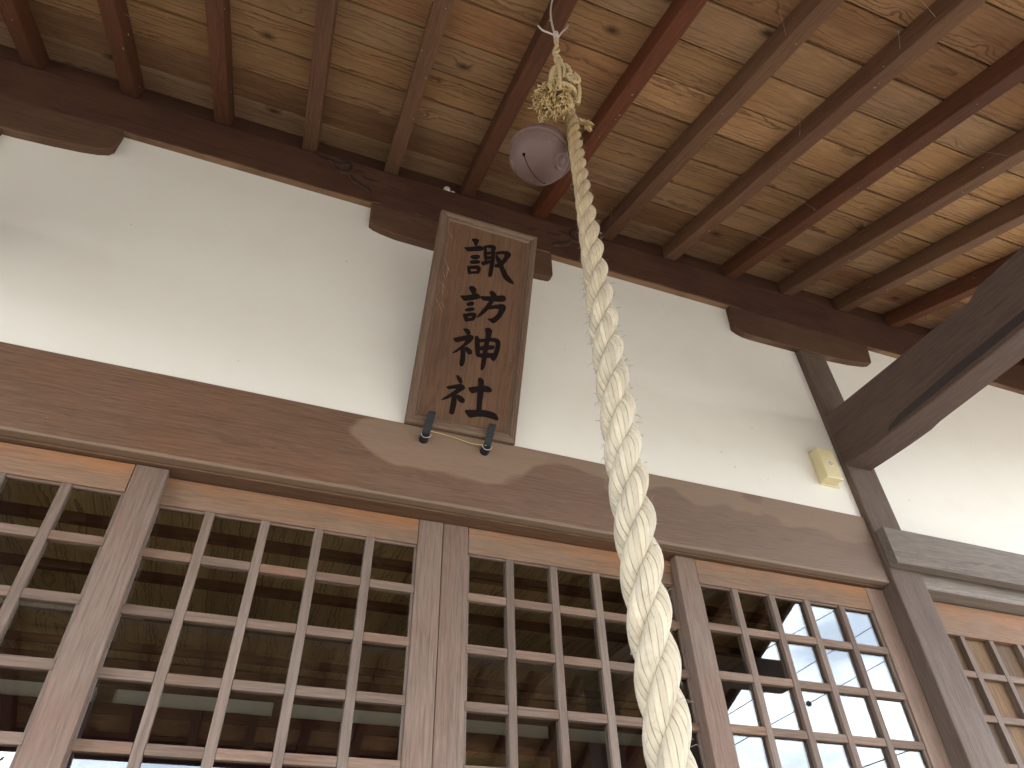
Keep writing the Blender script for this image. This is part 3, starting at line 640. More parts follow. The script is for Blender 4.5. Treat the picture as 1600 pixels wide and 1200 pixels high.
# covering above the boards (keeps the sky out), verge boards and eave board
def slab(name, x0, x1, y0, y1, d0, d1, mat):
    yc = (y0 + y1) / 2; me = box_mesh(x1 - x0, (y0 - y1) / COS, d1 - d0, 0.003, mat)
    o = put(name, me, mat, ((x0 + x1) / 2, yc, zr(yc) + (d0 + d1) / 2), roof); o.rotation_euler = (ANG, 0, 0); return o
slab('roof_covering', -4.95, 4.95, 0.9, MAINY - .02, 0.104, 0.21, M_ROOF)  # side wings widened out of view to keep sky light off the wall
slab('roof_covering', -2.60, 2.60, MAINY - .022, PORY - .02, 0.104, 0.21, M_ROOF)
for s in (-1, 1): slab('verge_board', s * 2.585 - .015, s * 2.585 + .015, MAINY - .03, PORY - .02, 0.03, 0.103, M_TIE)
box('eave_board', -2.60, 2.60, PORY - .045, PORY - .021, zr(PORY) - .02, zr(PORY) + .11, M_TIE, roof)
for s in (-1, 1):
    box('eave_board', min(s * 2.61, s * 4.95), max(s * 2.61, s * 4.95), MAINY - .045, MAINY - .021, zr(MAINY) - .02, zr(MAINY) + .11, M_TIE, roof)
# blocking board between the rafters on top of the beam
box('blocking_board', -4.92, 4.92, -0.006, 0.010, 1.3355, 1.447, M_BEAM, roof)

# small insulator left on top of the beam
ins = thing('insulator', (-0.072, -0.03, 1.337), 'small dusty white porcelain knob on the beam, left of the bell', 'insulator')
bm = bmesh.new(); prof = [(0.0, 0.0), (0.014, 0.0), (0.016, 0.008), (0.011, 0.013), (0.011, 0.018), (0.015, 0.023), (0.013, 0.031), (0.0, 0.033)]
def lathe(bm, prof, seg=20):
    rings = [[bm.verts.new((r_ * math.cos(2 * math.pi * k_ / seg), r_ * math.sin(2 * math.pi * k_ / seg), z_)) for k_ in range(seg)] if r_ > 0 else [bm.verts.new((0, 0, z_))] for r_, z_ in prof]
    for a, b in zip(rings, rings[1:]):
        for k_ in range(seg):
            k2 = (k_ + 1) % seg
            if len(a) == 1: bm.faces.new((a[0], b[k_], b[k2]))
            elif len(b) == 1: bm.faces.new((a[k_], b[0], a[k2]))
            else: bm.faces.new((a[k_], b[k_], b[k2], a[k2]))
lathe(bm, prof); put('porcelain_knob', mesh_of(bm, True), M_PORC, (-0.072, -0.012, 1.340), ins)
tube('cable_stub', spline([(-0.058, -0.012, 1.352), (-0.048, -0.016, 1.356), (-0.040, -0.012, 1.347)], 8), 0.005, M_PORC, ins)
# ================================================================== SLIDING DOORS
def lattice_door(label, cat, x0, x1, yf, pane_l, pane_r, munt, mw, rail_z, bars, bar_h, front, group=None, glass=True, overlap=0.0):
    """yf: front face.  munt: left edges of the upright lattice bars.  bars: top edges of the lattice rows."""
    zt, zb_ = -0.030 if glass else -0.030, -2.06
    zt = -0.0535 if yf < 0.05 and glass else (-0.049 if not glass else -0.0535)
    zt = 0.0 if False else zt
    d = thing('sliding_door' if glass else 'board_door', ((x0 + x1) / 2, yf + .015, zb_), label, cat, group)
    th = 0.030
    low = bars[-1] - bar_h
    box('stile', x0, pane_l, yf, yf + th, zb_, zt, M_STILE, d, 0.0035, 0.0004)
    box('stile', pane_r, x1, yf, yf + th, zb_, zt, M_STILE, d, 0.0035, 0.0004)
    box('top_rail', pane_l + .0005, pane_r - .0005, yf + .0012, yf + th - .001, rail_z, zt - .001, M_RAIL, d, 0.0022)
    box('bottom_rail', pane_l + .0005, pane_r - .0005, yf + .0012, yf + th - .001, zb_, zb_ + .11, M_BAR, d, 0.0022)
    box('middle_rail', pane_l + .0005, pane_r - .0005, yf + .0012, yf + th - .001, low - .10, low, M_BAR, d, 0.0022)
    box('lower_panel', pane_l + .0005, pane_r - .0005, yf + .010, yf + .020, zb_ + .111, low - .101, M_BOARD, d, 0.0)
    # slim beads round the glass
    if glass:
        box('glazing_bead', pane_l + .0005, pane_r - .0005, yf + .006, yf + .0135, rail_z - .0060, rail_z - .0003, M_BAR, d, 0.0008)
        box('glazing_bead', pane_r - .0060, pane_r - .0003, yf + .006, yf + .0135, low + .001, rail_z - .0063, M_MUNT, d, 0.0008)
        box('glazing_bead', pane_l + .0003, pane_l + .0060, yf + .006, yf + .0135, low + .001, rail_z - .0063, M_MUNT, d, 0.0008)
    xs = [pane_l] + [e for m in munt for e in (m, m + mw)] + [pane_r]
    zs = [rail_z] + [e for b in bars[:-1] for e in (b, b - bar_h)] + [bars[-1]]
    gy = yf + 0.0145
    for m in munt:
        box('lattice_upright', m, m + mw, yf + .0015, gy - .0006 if glass else yf + .021, low + .0005, rail_z - .0004, M_MUNT, d, 0.0014, 0.00025)
    for b in bars[:-1]:
        for a, c in zip(xs[0::2], xs[1::2]):
            box('lattice_bar', a + .0004, c - .0004, yf + .003, gy - .0006 if glass else yf + .021, b - bar_h, b, M_BAR, d, 0.0014)
    if glass:
        for m in munt:
            box('rear_lattice', m, m + mw, gy + .0036, yf + .0275, low + .0005, rail_z - .0004, M_MUNT, d, 0.0012)
        for b in bars[:-1]:
            box('rear_lattice', pane_l + .0005, pane_r - .0005, gy + .0038, yf + .020, b - bar_h, b, M_BAR, d, 0.0012)
        for a, c in zip(xs[0::2], xs[1::2]):
            for zt_, zl_ in zip(zs[0::2], zs[1::2]):
                o = box('glass_pane', a - .004, c + .004, gy, gy + .003, zl_ - .004, zt_ + .004, M_GLASS, d, 0.0)
    else:
        for a, c in zip(xs[0::2], xs[1::2]):
            box('door_board', a - mw / 2 + .0008, c + mw / 2 - .0008, yf + .0215, yf + .030, low, rail_z - .001, M_BOARD, d, 0.001)
    return d

rows1 = [-0.2422 - 0.1291 * k for k in range(9)]
rows2 = [-0.2367 - 0.1296 * k for k in range(9)]
Y1, Y2 = 0.030, 0.063
lattice_door('leftmost glazed lattice door, its wide right stile lapping over the next door', 'sliding door', -1.4375, -0.677, Y1, -1.3675, -0.7497,
             [-0.877 - 0.1275 * k for k in (3, 2, 1, 0)], 0.0205, -0.129, rows1, 0.0205, True)
lattice_door('glazed lattice door just left of the centre joint, under the name board', 'sliding door', -0.747, -0.0008, Y2, -0.682, -0.066,
             [-0.5769 + 0.1267 * k for k in range(4)], 0.021, -0.127, rows2, 0.0205, False)
lattice_door('glazed lattice door just right of the centre joint, behind the thick rope', 'sliding door', 0.0008, 0.747, Y2, 0.069, 0.682,
             [0.1745 + 0.1262 * k for k in range(4)], 0.0205, -0.129, rows2, 0.0205, False)
lattice_door('rightmost glazed lattice door mirroring blue sky and clouds, next to the right post', 'sliding door', 0.680, 1.4375, Y1, 0.746, 1.367,
             [0.853 + 0.127 * k for k in range(4)], 0.0195, -0.129, rows1, 0.0205, True)
lattice_door('board-backed lattice door with golden weathered boards at the lower right corner', 'sliding door', 1.572, 2.36, 0.050, 1.612, 2.29,
             [1.719 + 0.1245 * k for k in range(5)], 0.0195, -0.158, [-0.270 - 0.130 * k for k in range(10)], 0.0195, True, None, False)

# ================================================================== INTERIOR
ic = thing('interior_ceiling', (0, 1.6, 0.5), 'board ceiling with dark cross battens inside, seen dimly through the glass', 'ceiling')
x = -2.4
random.seed(5)
while x < 2.4:
    w = 0.29
    box('ceiling_board', x + .001, x + w - .001, 0.125, 3.10, 0.50, 0.51, M_INT, ic, 0.0006); x += w
for k in range(7):
    yy = 0.44 + k * 0.455; box('batten', -2.4, 2.4, yy, yy + .042, 0.462, 0.4995, M_INTB, ic, 0.002)
bw = thing('interior_back_wall', (0, 3.06, -2.0), 'far inner wall with plaster panels above a dark purple curtain', 'wall')
box('wall_timber', -2.4, 2.4, 2.98, 3.06, 0.352, 0.4995, M_INTB, bw)
xs_ = [-2.4, -1.10, -0.155, 0.62, 1.6, 2.4]
for a, b in zip(xs_, xs_[1:]):
    box('plaster_panel', a + .045, b - .045, 3.03, 3.06, -0.4, 0.351, M_PLASTER, bw, 0.0)
for a in xs_: box('inner_post', a - .045, a + .045, 2.985, 3.06, -2.05, 0.351, M_INTP, bw, 0.002)
# hanging curtain with folds
bm = bmesh.new(); prev = None
for i in range(161):
    xx = -2.4 + i * 0.03; yy = 2.93 + 0.022 * math.sin(i * 0.9) + 0.01 * math.sin(i * 0.37)
    a = bm.verts.new((xx, (yy - 2.93) * .12, 0.0)); b = bm.verts.new((xx, yy - 2.93, -1.9))
    if prev: bm.faces.new((prev[0], a, b, prev[1]))
    prev = (a, b)
bmesh.ops.solidify(bm, geom=bm.faces[:], thickness=0.003)
o = put('curtain', mesh_of(bm, True), M_CURT, (0, 2.93, 0.248)); tag(o, 'dark purple curtain hanging across the room behind the glass', 'curtain')
for s in (-1, 1): box('wall_timber', s * 2.43 - .03, s * 2.43 + .03, 0.125, 3.06, -2.05, 0.52, M_INTP, bw)
nb = thing('framed_notice', (0.98, 2.9, 0.1), 'brown framed wooden notice board hanging inside, low behind the third glazed door', 'notice board')
box('board', 0.58, 1.50, 2.885, 2.895, -0.12, 0.13, M_INT, nb)
box('frame_rail', 0.55, 1.53, 2.875, 2.90, 0.1305, 0.16, M_INTB, nb)
box('frame_rail', 0.55, 1.53, 2.875, 2.90, -0.15, -0.1205, M_INTB, nb)
for a in (0.55, 1.501): box('frame_stile', a, a + .029, 2.875, 2.90, -0.12, 0.13, M_INTB, nb)
for a, b, lb in ((-1.35, -0.645, 'pale curtain rail across the inside of the left glazed door'), (0.095, 0.70, 'pale curtain rail across the inside of the glazed door right of the joint')):
    cr_ = box('curtain_rail', a, b, 0.170, 0.186, -0.354, -0.340, M_MUNT, None, 0.003); tag(cr_, lb, 'curtain rail')

M_BODY = plain('outer_boarding', (0.10, 0.075, 0.06), 0.8)
sb = thing('shrine_body', (0, 1.6, -2.0), 'unlit timber body of the shrine hall behind the doors', 'building')
box('roof_deck', -4.9, 4.9, 0.105, 3.3, 1.30, 1.36, M_BODY, sb, 0.0)
box('ceiling_backing', -2.6, 2.6, 0.1215, 3.2, 0.520, 0.54, M_BODY, sb, 0.0)
box('rear_wall', -3.3, 3.3, 3.11, 3.2, -2.5, 1.29, M_BODY, sb, 0.0)
for s in (-1, 1): box('side_wall', s * 2.55 - .03, s * 2.55 + .03, 0.125, 3.10, -2.5, 0.519, M_BODY, sb, 0.0)

# ================================================================== NAME BOARD
EX = Vector((1, 0, 0)); EU = Vector((0, -0.36568376, 0.93073916)).normalized(); EN = Vector((0, -0.93073916, -0.36568376)).normalized()
PO = Vector((0.0157, -0.030, 0.1816))
sign = thing('name_board', PO, 'tall framed wooden name board with four brushed characters, leaning forward above the doors', 'sign')
def plate_pt(u, v, n=0.0): return EX * u + EU * v + EN * n
def plate_obj(name, bm, mat, u, v, n=0.0, smooth=False):
    """mesh given in plate coordinates (x=u, y=-n, z=v) relative to (u,v,n)"""
    o = put(name, mesh_of(bm, smooth), mat, PO + plate_pt(u, v, n), sign)
    o.rotation_euler = (math.atan2(-EU.y, EU.z), 0, 0)
    return o
HU, HV = 0.160, 0.6965
bm = bmesh.new(); bmesh.ops.create_cube(bm, size=1); bmesh.ops.scale(bm, vec=(2 * HU - .006, 0.016, HV - .006), verts=bm.verts)
plate_obj('board', bm, M_SIGN, 0, HV / 2, -0.018)
prof = [(0.0, -0.030), (0.0, -0.010), (0.003, -0.004), (0.013, 0.0), (0.020, -0.002), (0.0215, -0.006), (0.026, -0.0045), (0.031, -0.0105), (0.031, -0.030)]
def mitre(side):
    bm = bmesh.new(); ends = []
    for e in (0, 1):
        ring = []
        for d_, n_ in prof:
            if side == 'l': p = (-HU + d_, d_ if e == 0 else HV - d_)
            if side == 'r': p = (HU - d_, d_ if e == 0 else HV - d_)
            if side == 'b': p = (-HU + d_ if e == 0 else HU - d_, d_)
            if side == 't': p = (-HU + d_ if e == 0 else HU - d_, HV - d_)
            ring.append(p + (n_,))
        ends.append(ring)
    cu = {'l': -HU, 'r': HU, 'b': 0, 't': 0}[side]; cv = {'l': HV / 2, 'r': HV / 2, 'b': 0, 't': HV}[side]
    vs = [[bm.verts.new((u - cu, -n, v - cv)) for u, v, n in r] for r in ends]
    m = len(prof)
    for i in range(m): bm.faces.new((vs[0][i], vs[0][(i + 1) % m], vs[1][(i + 1) % m], vs[1][i]))
    bm.faces.new(vs[0]); bm.faces.new(vs[1][::-1])
    plate_obj('frame_moulding', bm, M_SIGNF if side in 'lr' else M_SIGNX, cu, cv)
for s in 'lrbt': mitre(s)
for ch in KANJI:
    bm = bmesh.new()
    us = [p[0] for st_ in ch for p in st_]; vs_ = [p[1] for st_ in ch for p in st_]
    cu, cv = (min(us) + max(us)) / 2, (min(vs_) + max(vs_)) / 2
    for si, stroke in enumerate(ch):
        n = len(stroke); P = []
        for i in range(n):     # one round of corner cutting keeps the brushed look
            a, b = Vector(stroke[i]), Vector(stroke[(i + 1) % n])
            P += [a * 0.78 + b * 0.22, a * 0.22 + b * 0.78]
        cc = sum((Vector(q) for q in stroke), Vector((0, 0))) / n
        P = [q + (q - cc).normalized() * 0.0011 for q in P]
        h = 0.0012 + 0.00012 * si
        top = [bm.verts.new((p.x - cu, -h, p.y - cv)) for p in P]
        bot = [bm.verts.new((p.x - cu, 0.001, p.y - cv)) for p in P]
        bm.faces.new(top); bm.faces.new(bot[::-1])
        for i in range(len(P)):
            j = (i + 1) % len(P); bm.faces.new((top[i], bot[i], bot[j], top[j]))
    plate_obj('character', bm, M_INK, cu, cv, -0.010)

# iron hooks under the board
for u, lb in ((-0.102, 'black iron hook under the left corner of the name board'), (0.073, 'black iron hook under the right half of the name board')):
    X = PO.x + u
    hk = thing('iron_hook', (X, -0.012, 0.125), lb, 'hook', 'hooks holding the name board')
    path = [(-0.0105, 0.149), (-0.026, 0.151), (-0.036, 0.160), (-0.0425, 0.176), (-0.0485, 0.192), (-0.0535, 0.205), (-0.0560, 0.214)]
    bm = bmesh.new(); hw, th = 0.0105, 0.0035; rr = []
    for i, (yy, zz) in enumerate(path):
        a, b = Vector(path[max(i - 1, 0)]), Vector(path[min(i + 1, len(path) - 1)])
        t_ = (b - a).normalized(); nn = Vector((-t_.y, t_.x))
        rr.append([bm.verts.new((sx * hw + .012 * i / 6 - .004, yy + 0.012 + nn.x * sn * th / 2, zz - 0.125 + nn.y * sn * th / 2)) for sx, sn in ((-1, -1), (1, -1), (1, 1), (-1, 1))])
    for a, b in zip(rr, rr[1:]):
        for k in range(4): bm.faces.new((a[k], a[(k + 1) % 4], b[(k + 1) % 4], b[k]))
    bm.faces.new(rr[0]); bm.faces.new(rr[-1][::-1])
    put('strap', mesh_of(bm), M_IRON, (X, -0.012, 0.125), hk)
    bm = bmesh.new(); bmesh.ops.create_cone(bm, cap_ends=True, segments=20, radius1=0.0135, radius2=0.0120, depth=0.020)
    o = put('stud', mesh_of(bm, False), M_IRON, (X - .002, -0.021, 0.147), hk); o.rotation_euler = (R(90), 0, 0)
    ring = [(X + 0.0135 * math.cos(a), -0.0325 + 0.002 * math.sin(2 * a), 0.152 + 0.0130 * math.sin(a)) for a in [R(q) for q in range(180, 361, 15)]]
    tube('wire_loop', ring, 0.0011, M_WIRE, hk, 6)
P = spline([(PO.x - 0.094, -0.030, 0.166), (PO.x - 0.05, -0.014, 0.176), (PO.x - 0.01, -0.016, 0.170), (PO.x + 0.03, -0.022, 0.158), (PO.x + 0.070, -0.032, 0.154)], 30)
o = tube('string', P, 0.0011, M_STRING, None, 6); tag(o, 'thin slack string between the two iron hooks under the name board', 'string')

# ================================================================== CABLE BOX
bx = thing('cable_box', (1.34, 0.0, 0.30), 'cream plastic cable box with a small white sticker, on the plaster beside the right post', 'box')
box('base_plate', 1.303, 1.385, -0.006, -0.0005, 0.297, 0.435, M_BOXP, bx, 0.002)
box('cover', 1.303, 1.372, -0.046, -0.0065, 0.302, 0.427, M_BOXP, bx, 0.004)
box('sticker', 1.330, 1.349, -0.0470, -0.0462, 0.352, 0.376, M_WHITE, bx, 0.0)
P = [(1.339 + .0052 * math.cos(a), -0.0472, 0.364 + .0065 * math.sin(a)) for a in [R(q) for q in range(50, 311, 20)]]
tube('printed_mark', P, 0.0011, M_PRINT, bx, 5)
tube('printed_mark', [(1.339, -0.0472, 0.364), (1.3445, -0.0472, 0.366), (1.345, -0.0472, 0.360)], 0.0010, M_PRINT, bx, 5)
# ================================================================== ROPE, KNOT, BELL
RX, RY = -0.0385, -0.92
def interp(tab, z):
    for (a, va), (b, vb) in zip(tab, tab[1:]):
        if a <= z <= b: return va + (vb - va) * (z - a) / (b - a)
    return tab[0][1] if z < tab[0][0] else tab[-1][1]
DIA = [(-1.4, .0455), (-0.85, .0462), (-0.74, .0478), (-0.60, .0492), (-0.495, .0478), (-0.40, .0462), (-0.277, .0440), (-0.13, .0385), (0.052, .0305), (0.222, .0285), (0.34, .027)]
PITCH = [(-1.4, .054), (-0.74, .053), (-0.55, .053), (-0.40, .056), (-0.25, .056), (-0.10, .052), (0.05, .040), (0.2, .033), (0.34, .031)]   # rise per strand

def strand_mesh(paths, radii, yarn=10, seg=34, lines=76.0, amp=0.035):
    bm = bmesh.new(); uvl = bm.loops.layers.uv.new('UVMap')
    pts = paths; n = len(pts)
    t0 = (pts[1] - pts[0]).normalized()
    ref = Vector((0, 1, 0)) if abs(t0.y) < 0.9 else Vector((1, 0, 0))
    u = t0.cross(ref).normalized(); s = 0.0; rings = []; ss = []
    for i in range(n):
        if i: s += (pts[i] - pts[i - 1]).length
        t = (pts[min(i + 1, n - 1)] - pts[max(i - 1, 0)]).normalized()
        u = (u - t * u.dot(t)).normalized(); v = t.cross(u); ring = []
        for k in range(seg):
            a = k / seg
            m = 1 + amp * (abs(math.sin(math.pi * (a * yarn + s * lines))) - 0.6)
            th = 2 * math.pi * a
            ring.append(bm.verts.new(pts[i] + (u * math.cos(th) + v * math.sin(th)) * radii[i] * m))
        rings.append(ring); ss.append(s)
    for i in range(n - 1):
        for k in range(seg):
            k2 = (k + 1) % seg
            f = bm.faces.new((rings[i][k], rings[i][k2], rings[i + 1][k2], rings[i + 1][k]))
            for lp, (uu, vv) in zip(f.loops, ((k / seg, ss[i]), ((k + 1) / seg, ss[i]), ((k + 1) / seg, ss[i + 1]), (k / seg, ss[i + 1]))):
                lp[uvl].uv = (uu, vv)
    bm.faces.new(rings[0][::-1]); bm.faces.new(rings[-1])
    return bm

rope = thing('bell_rope', (RX, RY, 0.33), 'thick cream three-strand rope hanging in front of the doors, knotted under the ceiling', 'rope')
ZB, ZT = -1.36, 0.325
N = 460
phase = []
p = 0.0
zs = [ZB + (ZT - ZB) * i / (N - 1) for i in range(N)]
for i, z in enumerate(zs):
    if i: p += 2 * math.pi / 3 * (zs[i] - zs[i - 1]) / interp(PITCH, z)
    phase.append(p)
sway = lambda z: (0.0022 * math.sin(z * 2.2 + .5), 0.002 * math.sin(z * 3.1))
for k in range(3):
    pts, rd = [], []
    for z, ph in zip(zs, phase):
        D = interp(DIA, z) / 2
        rs = D * (0.512 + .012 * math.sin(z * 23 + k * 2.1)); off = D - rs * 0.985
        a = ph + 2 * math.pi * k / 3 + 1.1
        sx, sy = sway(z)
        pts.append(Vector((RX + sx + off * math.cos(a), RY + sy + off * math.sin(a), z))); rd.append(rs)
    at = Vector((RX, RY, -0.5))
    bm = strand_mesh([q - at for q in pts], rd)
    put('strand', mesh_of(bm, True), M_ROPE, at, rope)

def cord(name, path, D, lead, mat, n=120, strands=3, seg=12, twist0=0.0):
    """small laid cord along a path, its strands one part"""
    P = spline(path, n); at = P[0].copy()
    frames = []; t0 = (P[1] - P[0]).normalized(); ref = Vector((0, 1, 0)) if abs(t0.y) < .9 else Vector((1, 0, 0))
    u = t0.cross(ref).normalized(); s = 0
    big = bmesh.new(); big.loops.layers.uv.new('UVMap')
    fr = []
    for i in range(n):
        if i: s += (P[i] - P[i - 1]).length
        t = (P[min(i + 1, n - 1)] - P[max(i - 1, 0)]).normalized(); u = (u - t * u.dot(t)).normalized(); fr.append((u.copy(), t.cross(u), s))
    me_all = []
    for k in range(strands):
        pts = []
        rs = D / 2 * (0.52 if strands == 3 else 0.56); off = D / 2 - rs * .98
        for i in range(n):
            u_, v_, s_ = fr[i]; a = twist0 + 2 * math.pi * (s_ / lead + k / strands)
            pts.append(P[i] - at + (u_ * math.cos(a) + v_ * math.sin(a)) * off)
        b = strand_mesh(pts, [rs] * n, yarn=6, seg=seg, lines=150.0, amp=0.04)
        m = bpy.data.meshes.new('t'); b.to_mesh(m); b.free(); big.from_mesh(m); bpy.data.meshes.remove(m)
    return put(name, mesh_of(big, True), mat, at, rope)

# the rope doubles back over itself at the top; the free end is frayed into a tassel
cord('knot_loop', [(RX, RY, 0.312), (RX + .001, RY, 0.365), (-0.036, RY - .004, 0.430), (-0.043, RY - .006, 0.482), (-0.053, RY - .006, 0.500), (-0.063, RY - .006, 0.484),
                   (-0.071, RY - .010, 0.435), (-0.076, RY - .014, 0.385), (-0.077, RY - .02, 0.325)], 0.0225, 0.066, M_ROPE2, 120, 3, 16)
W_ = []
for i in range(25):
    a = i * 2 * math.pi / 9
    W_.append((-0.056 + 0.030 * math.cos(a), RY - .010 + 0.020 * math.sin(a), 0.372 + 0.0011 * i + .003 * math.sin(a * .5)))
cord('knot_coil', W_, 0.0078, 0.026, M_ROPE2, 200, 3, 9)
sp = []
for i in range(22):
    a = i * 0.66; r_ = 0.0025 + 0.00068 * i
    sp.append((-0.038 + r_ * math.cos(a), RY - .026 - 0.0003 * i, 0.424 + r_ * math.sin(a) * 1.35))
cord('knot_spiral', sp, 0.0074, 0.025, M_ROPE2, 170, 3, 9)
cord('knot_cross', [(-0.024, RY - .014, 0.352), (-0.022, RY - .024, 0.395), (-0.024, RY - .022, 0.450), (-0.030, RY - .014, 0.480), (-0.044, RY - .010, 0.505), (-0.050, RY - .004, 0.545)], 0.0085, 0.028, M_ROPE2, 80, 3, 10)
cord('knot_cross', [(-0.070, RY - .028, 0.355), (-0.068, RY - .030, 0.410), (-0.061, RY - .022, 0.470), (-0.055, RY - .012, 0.515), (-0.052, RY - .004, 0.548)], 0.0090, 0.028, M_ROPE2, 80, 3, 10)
cord('knot_cross', [(-0.056, RY - .026, 0.420), (-0.053, RY - .028, 0.460), (-0.051, RY - .018, 0.510), (-0.053, RY - .006, 0.550)], 0.0075, 0.025, M_ROPE2, 60, 3, 10)
cord('knot_cross', [(-0.030, RY - .004, 0.466), (-0.034, RY - .020, 0.474), (-0.044, RY - .024, 0.490), (-0.056, RY - .018, 0.488), (-0.068, RY - .010, 0.470)], 0.0098, 0.030, M_ROPE2, 60, 3, 10)
cord('hanger_cord', [(-0.056, RY - .004, 0.530), (-0.058, RY - .008, 0.556), (-0.048, RY - .006, 0.566), (-0.043, RY, 0.582), (-0.052, RY + .004, 0.600), (-0.052, RY, 0.618), (-0.043, RY, 0.650), (-0.043, RY, 0.700)], 0.0080, 0.045, M_ROPE2, 120, 2, 9)
cord('hanger_cord', [(-0.046, RY - .004, 0.530), (-0.042, RY - .006, 0.556), (-0.052, RY - .008, 0.574), (-0.056, RY - .002, 0.592), (-0.045, RY - .004, 0.606), (-0.042, RY, 0.628), (-0.048, RY, 0.662), (-0.043, RY, 0.695)], 0.0066, 0.04, M_ROPE2, 120, 2, 9, 1.3)
# frayed tassel
random.seed(11)
bm = bmesh.new(); at = Vector((-0.084, RY - .024, 0.318))
for c in range(46):            # bunches of yarn, each opening into a few ends
    a = random.uniform(0, 6.283); q = math.sqrt(random.random())
    b0 = Vector((q * .014 * math.cos(a), q * .011 * math.sin(a), random.uniform(-.008, .016)))
    e = Vector((q * .033 * math.cos(a) - .010, q * .026 * math.sin(a) - .008, -random.uniform(.038, .078) + .020 * q * q))
    if c % 4 == 0: e = Vector((.030 * math.cos(a) - .012, .026 * math.sin(a) - .012, random.uniform(-.045, -.005)))
    mid = (b0 + e) / 2 + Vector((random.uniform(-.008, .008), random.uniform(-.008, .004), random.uniform(0, .012)))
    for y_ in range(9):
        d_ = Vector((random.gauss(0, .0042), random.gauss(0, .0042), random.gauss(0, .0045)))
        tube_bm(bm, [b0 + d_ * .3, mid + d_ * .6, e + d_, e + d_ * 1.5 + Vector((random.gauss(0, .003), random.gauss(0, .003), -.005))], [.0012, .0014, .0014, .0006], 4)
o = put('frayed_tassel', mesh_of(bm, True), M_FRAY, at, rope); o['kind'] = 'stuff'
# small second frayed end at the right
cord('loose_end', [(-0.040, RY + .016, 0.345), (-0.020, RY + .012, 0.338), (-0.006, RY + .006, 0.326)], 0.012, 0.035, M_ROPE2, 40, 3, 9)
bm = bmesh.new(); at = Vector((-0.004, RY + .006, 0.325))
for i in range(60):
    d_ = Vector((random.uniform(.002, .018), random.uniform(-.010, .010), random.uniform(-.016, .006)))
    tube_bm(bm, [Vector((random.uniform(-.006, .004), random.uniform(-.004, .004), random.uniform(-.004, .004))), d_ * .6, d_ + Vector((0, 0, -.003))], [.001, .0012, .0006], 4)
o = put('frayed_tassel', mesh_of(bm, True), M_FRAY, at, rope); o['kind'] = 'stuff'
# stray fibres standing off the rope
bm = bmesh.new(); at = Vector((RX, RY, -0.5))
for i in range(900):
    z = random.uniform(-1.0, 0.30) if i < 780 else random.uniform(0.3, 0.47)
    D = interp(DIA, z) / 2; a = random.uniform(0, 6.283); cx = RX if z < .31 else -0.055
    if z > .31: D = .030
    p0 = Vector((cx + D * .93 * math.cos(a), RY + D * .93 * math.sin(a), z)) - at
    od = Vector((math.cos(a + random.uniform(-1.2, 1.2)), math.sin(a + random.uniform(-1.2, 1.2)), random.uniform(-1.0, 1.0)))
    L_ = random.uniform(.002, .008)
    tube_bm(bm, [p0, p0 + od * L_ * .6, p0 + od * L_ + Vector((0, 0, -random.uniform(0, .004)))], [.00032, .00030, .00018], 3)
o = put('loose_fibre', mesh_of(bm), M_ROPE, at, rope); o['kind'] = 'stuff'

# hanging wire
wr = thing('hanging_wire', (-0.044, RY, 0.70), 'thin twisted wire tying the rope top to a rafter', 'wire')
tube('wire_strand', spline([(-0.044, RY, 0.694), (-0.047, RY + .002, 0.75), (-0.049, RY, 0.82), (-0.043, RY, 0.89), (-0.034, RY, 0.94), (-0.012, RY, 0.972), (0.010, RY, 0.9755)], 40), 0.0024, M_WIRE, wr, 6)
tube('wire_strand', spline([(-0.040, RY, 0.690), (-0.026, RY, 0.735), (-0.008, RY + .004, 0.785), (0.004, RY + .010, 0.830)], 20), 0.0022, M_WIRE, wr, 6)
tube('wire_strand', spline([(-0.040, RY, 0.700), (-0.062, RY - .002, 0.697), (-0.078, RY, 0.705), (-0.088, RY, 0.722)], 20), 0.0023, M_WIRE, wr, 6)
hl = [(-0.043 + .0055 * math.cos(q * .8), RY + .0055 * math.sin(q * .8), 0.682 + q * .0011) for q in range(34)]
tube('wire_wrap', hl, 0.0014, M_WIRE, wr, 5)

# bell: hollow round shell, seam flange, slit with round ends, two side bosses
BC = Vector((-0.083, -0.860, 0.243)); BR = 0.0590
bell = thing('suzu_bell', BC, 'round brown painted bell with a dark slit, hanging beside the rope under the rafters', 'bell')
bm = bmesh.new(); bmesh.ops.create_uvsphere(bm, u_segments=72, v_segments=48, radius=BR)
inner = bmesh.ops.create_uvsphere(bm, u_segments=48, v_segments=32, radius=BR - .0022)['verts']
fs = {f for v in inner for f in v.link_faces}; bmesh.ops.reverse_faces(bm, faces=list(fs))
me = bpy.data.meshes.new('m'); bm.to_mesh(me); bm.free()
shell = put('shell', me, M_BELL, BC, bell)
BX = Vector((0.81374, 0.57276, -0.09884)).normalized(); BZ = Vector((0.25354, -0.19678, 0.94710)); BZ = (BZ - BX * BZ.dot(BX)).normalized(); BY = BZ.cross(BX)
BROT = Matrix((BX, BY, BZ)).transposed()          # the bell hangs a little askew
BQ = BROT.to_euler()
hl_ = BR * math.sin(R(37.5)); hz_ = BR * math.cos(R(37.5))
def cutter(bmc, nm):
    o_ = bpy.data.objects.new(nm, mesh_of(bmc)); COL.objects.link(o_); o_.matrix_world = Matrix.Translation(WPOS[shell]); return o_
cuts_ = []
bmc = bmesh.new(); bmesh.ops.create_cube(bmc, size=1); bmesh.ops.scale(bmc, vec=(2 * hl_, 0.0022, 0.06), verts=bmc.verts)
bmesh.ops.translate(bmc, verts=bmc.verts, vec=(0, 0, -BR * .95)); cuts_.append(cutter(bmc, 'slit_cutter'))
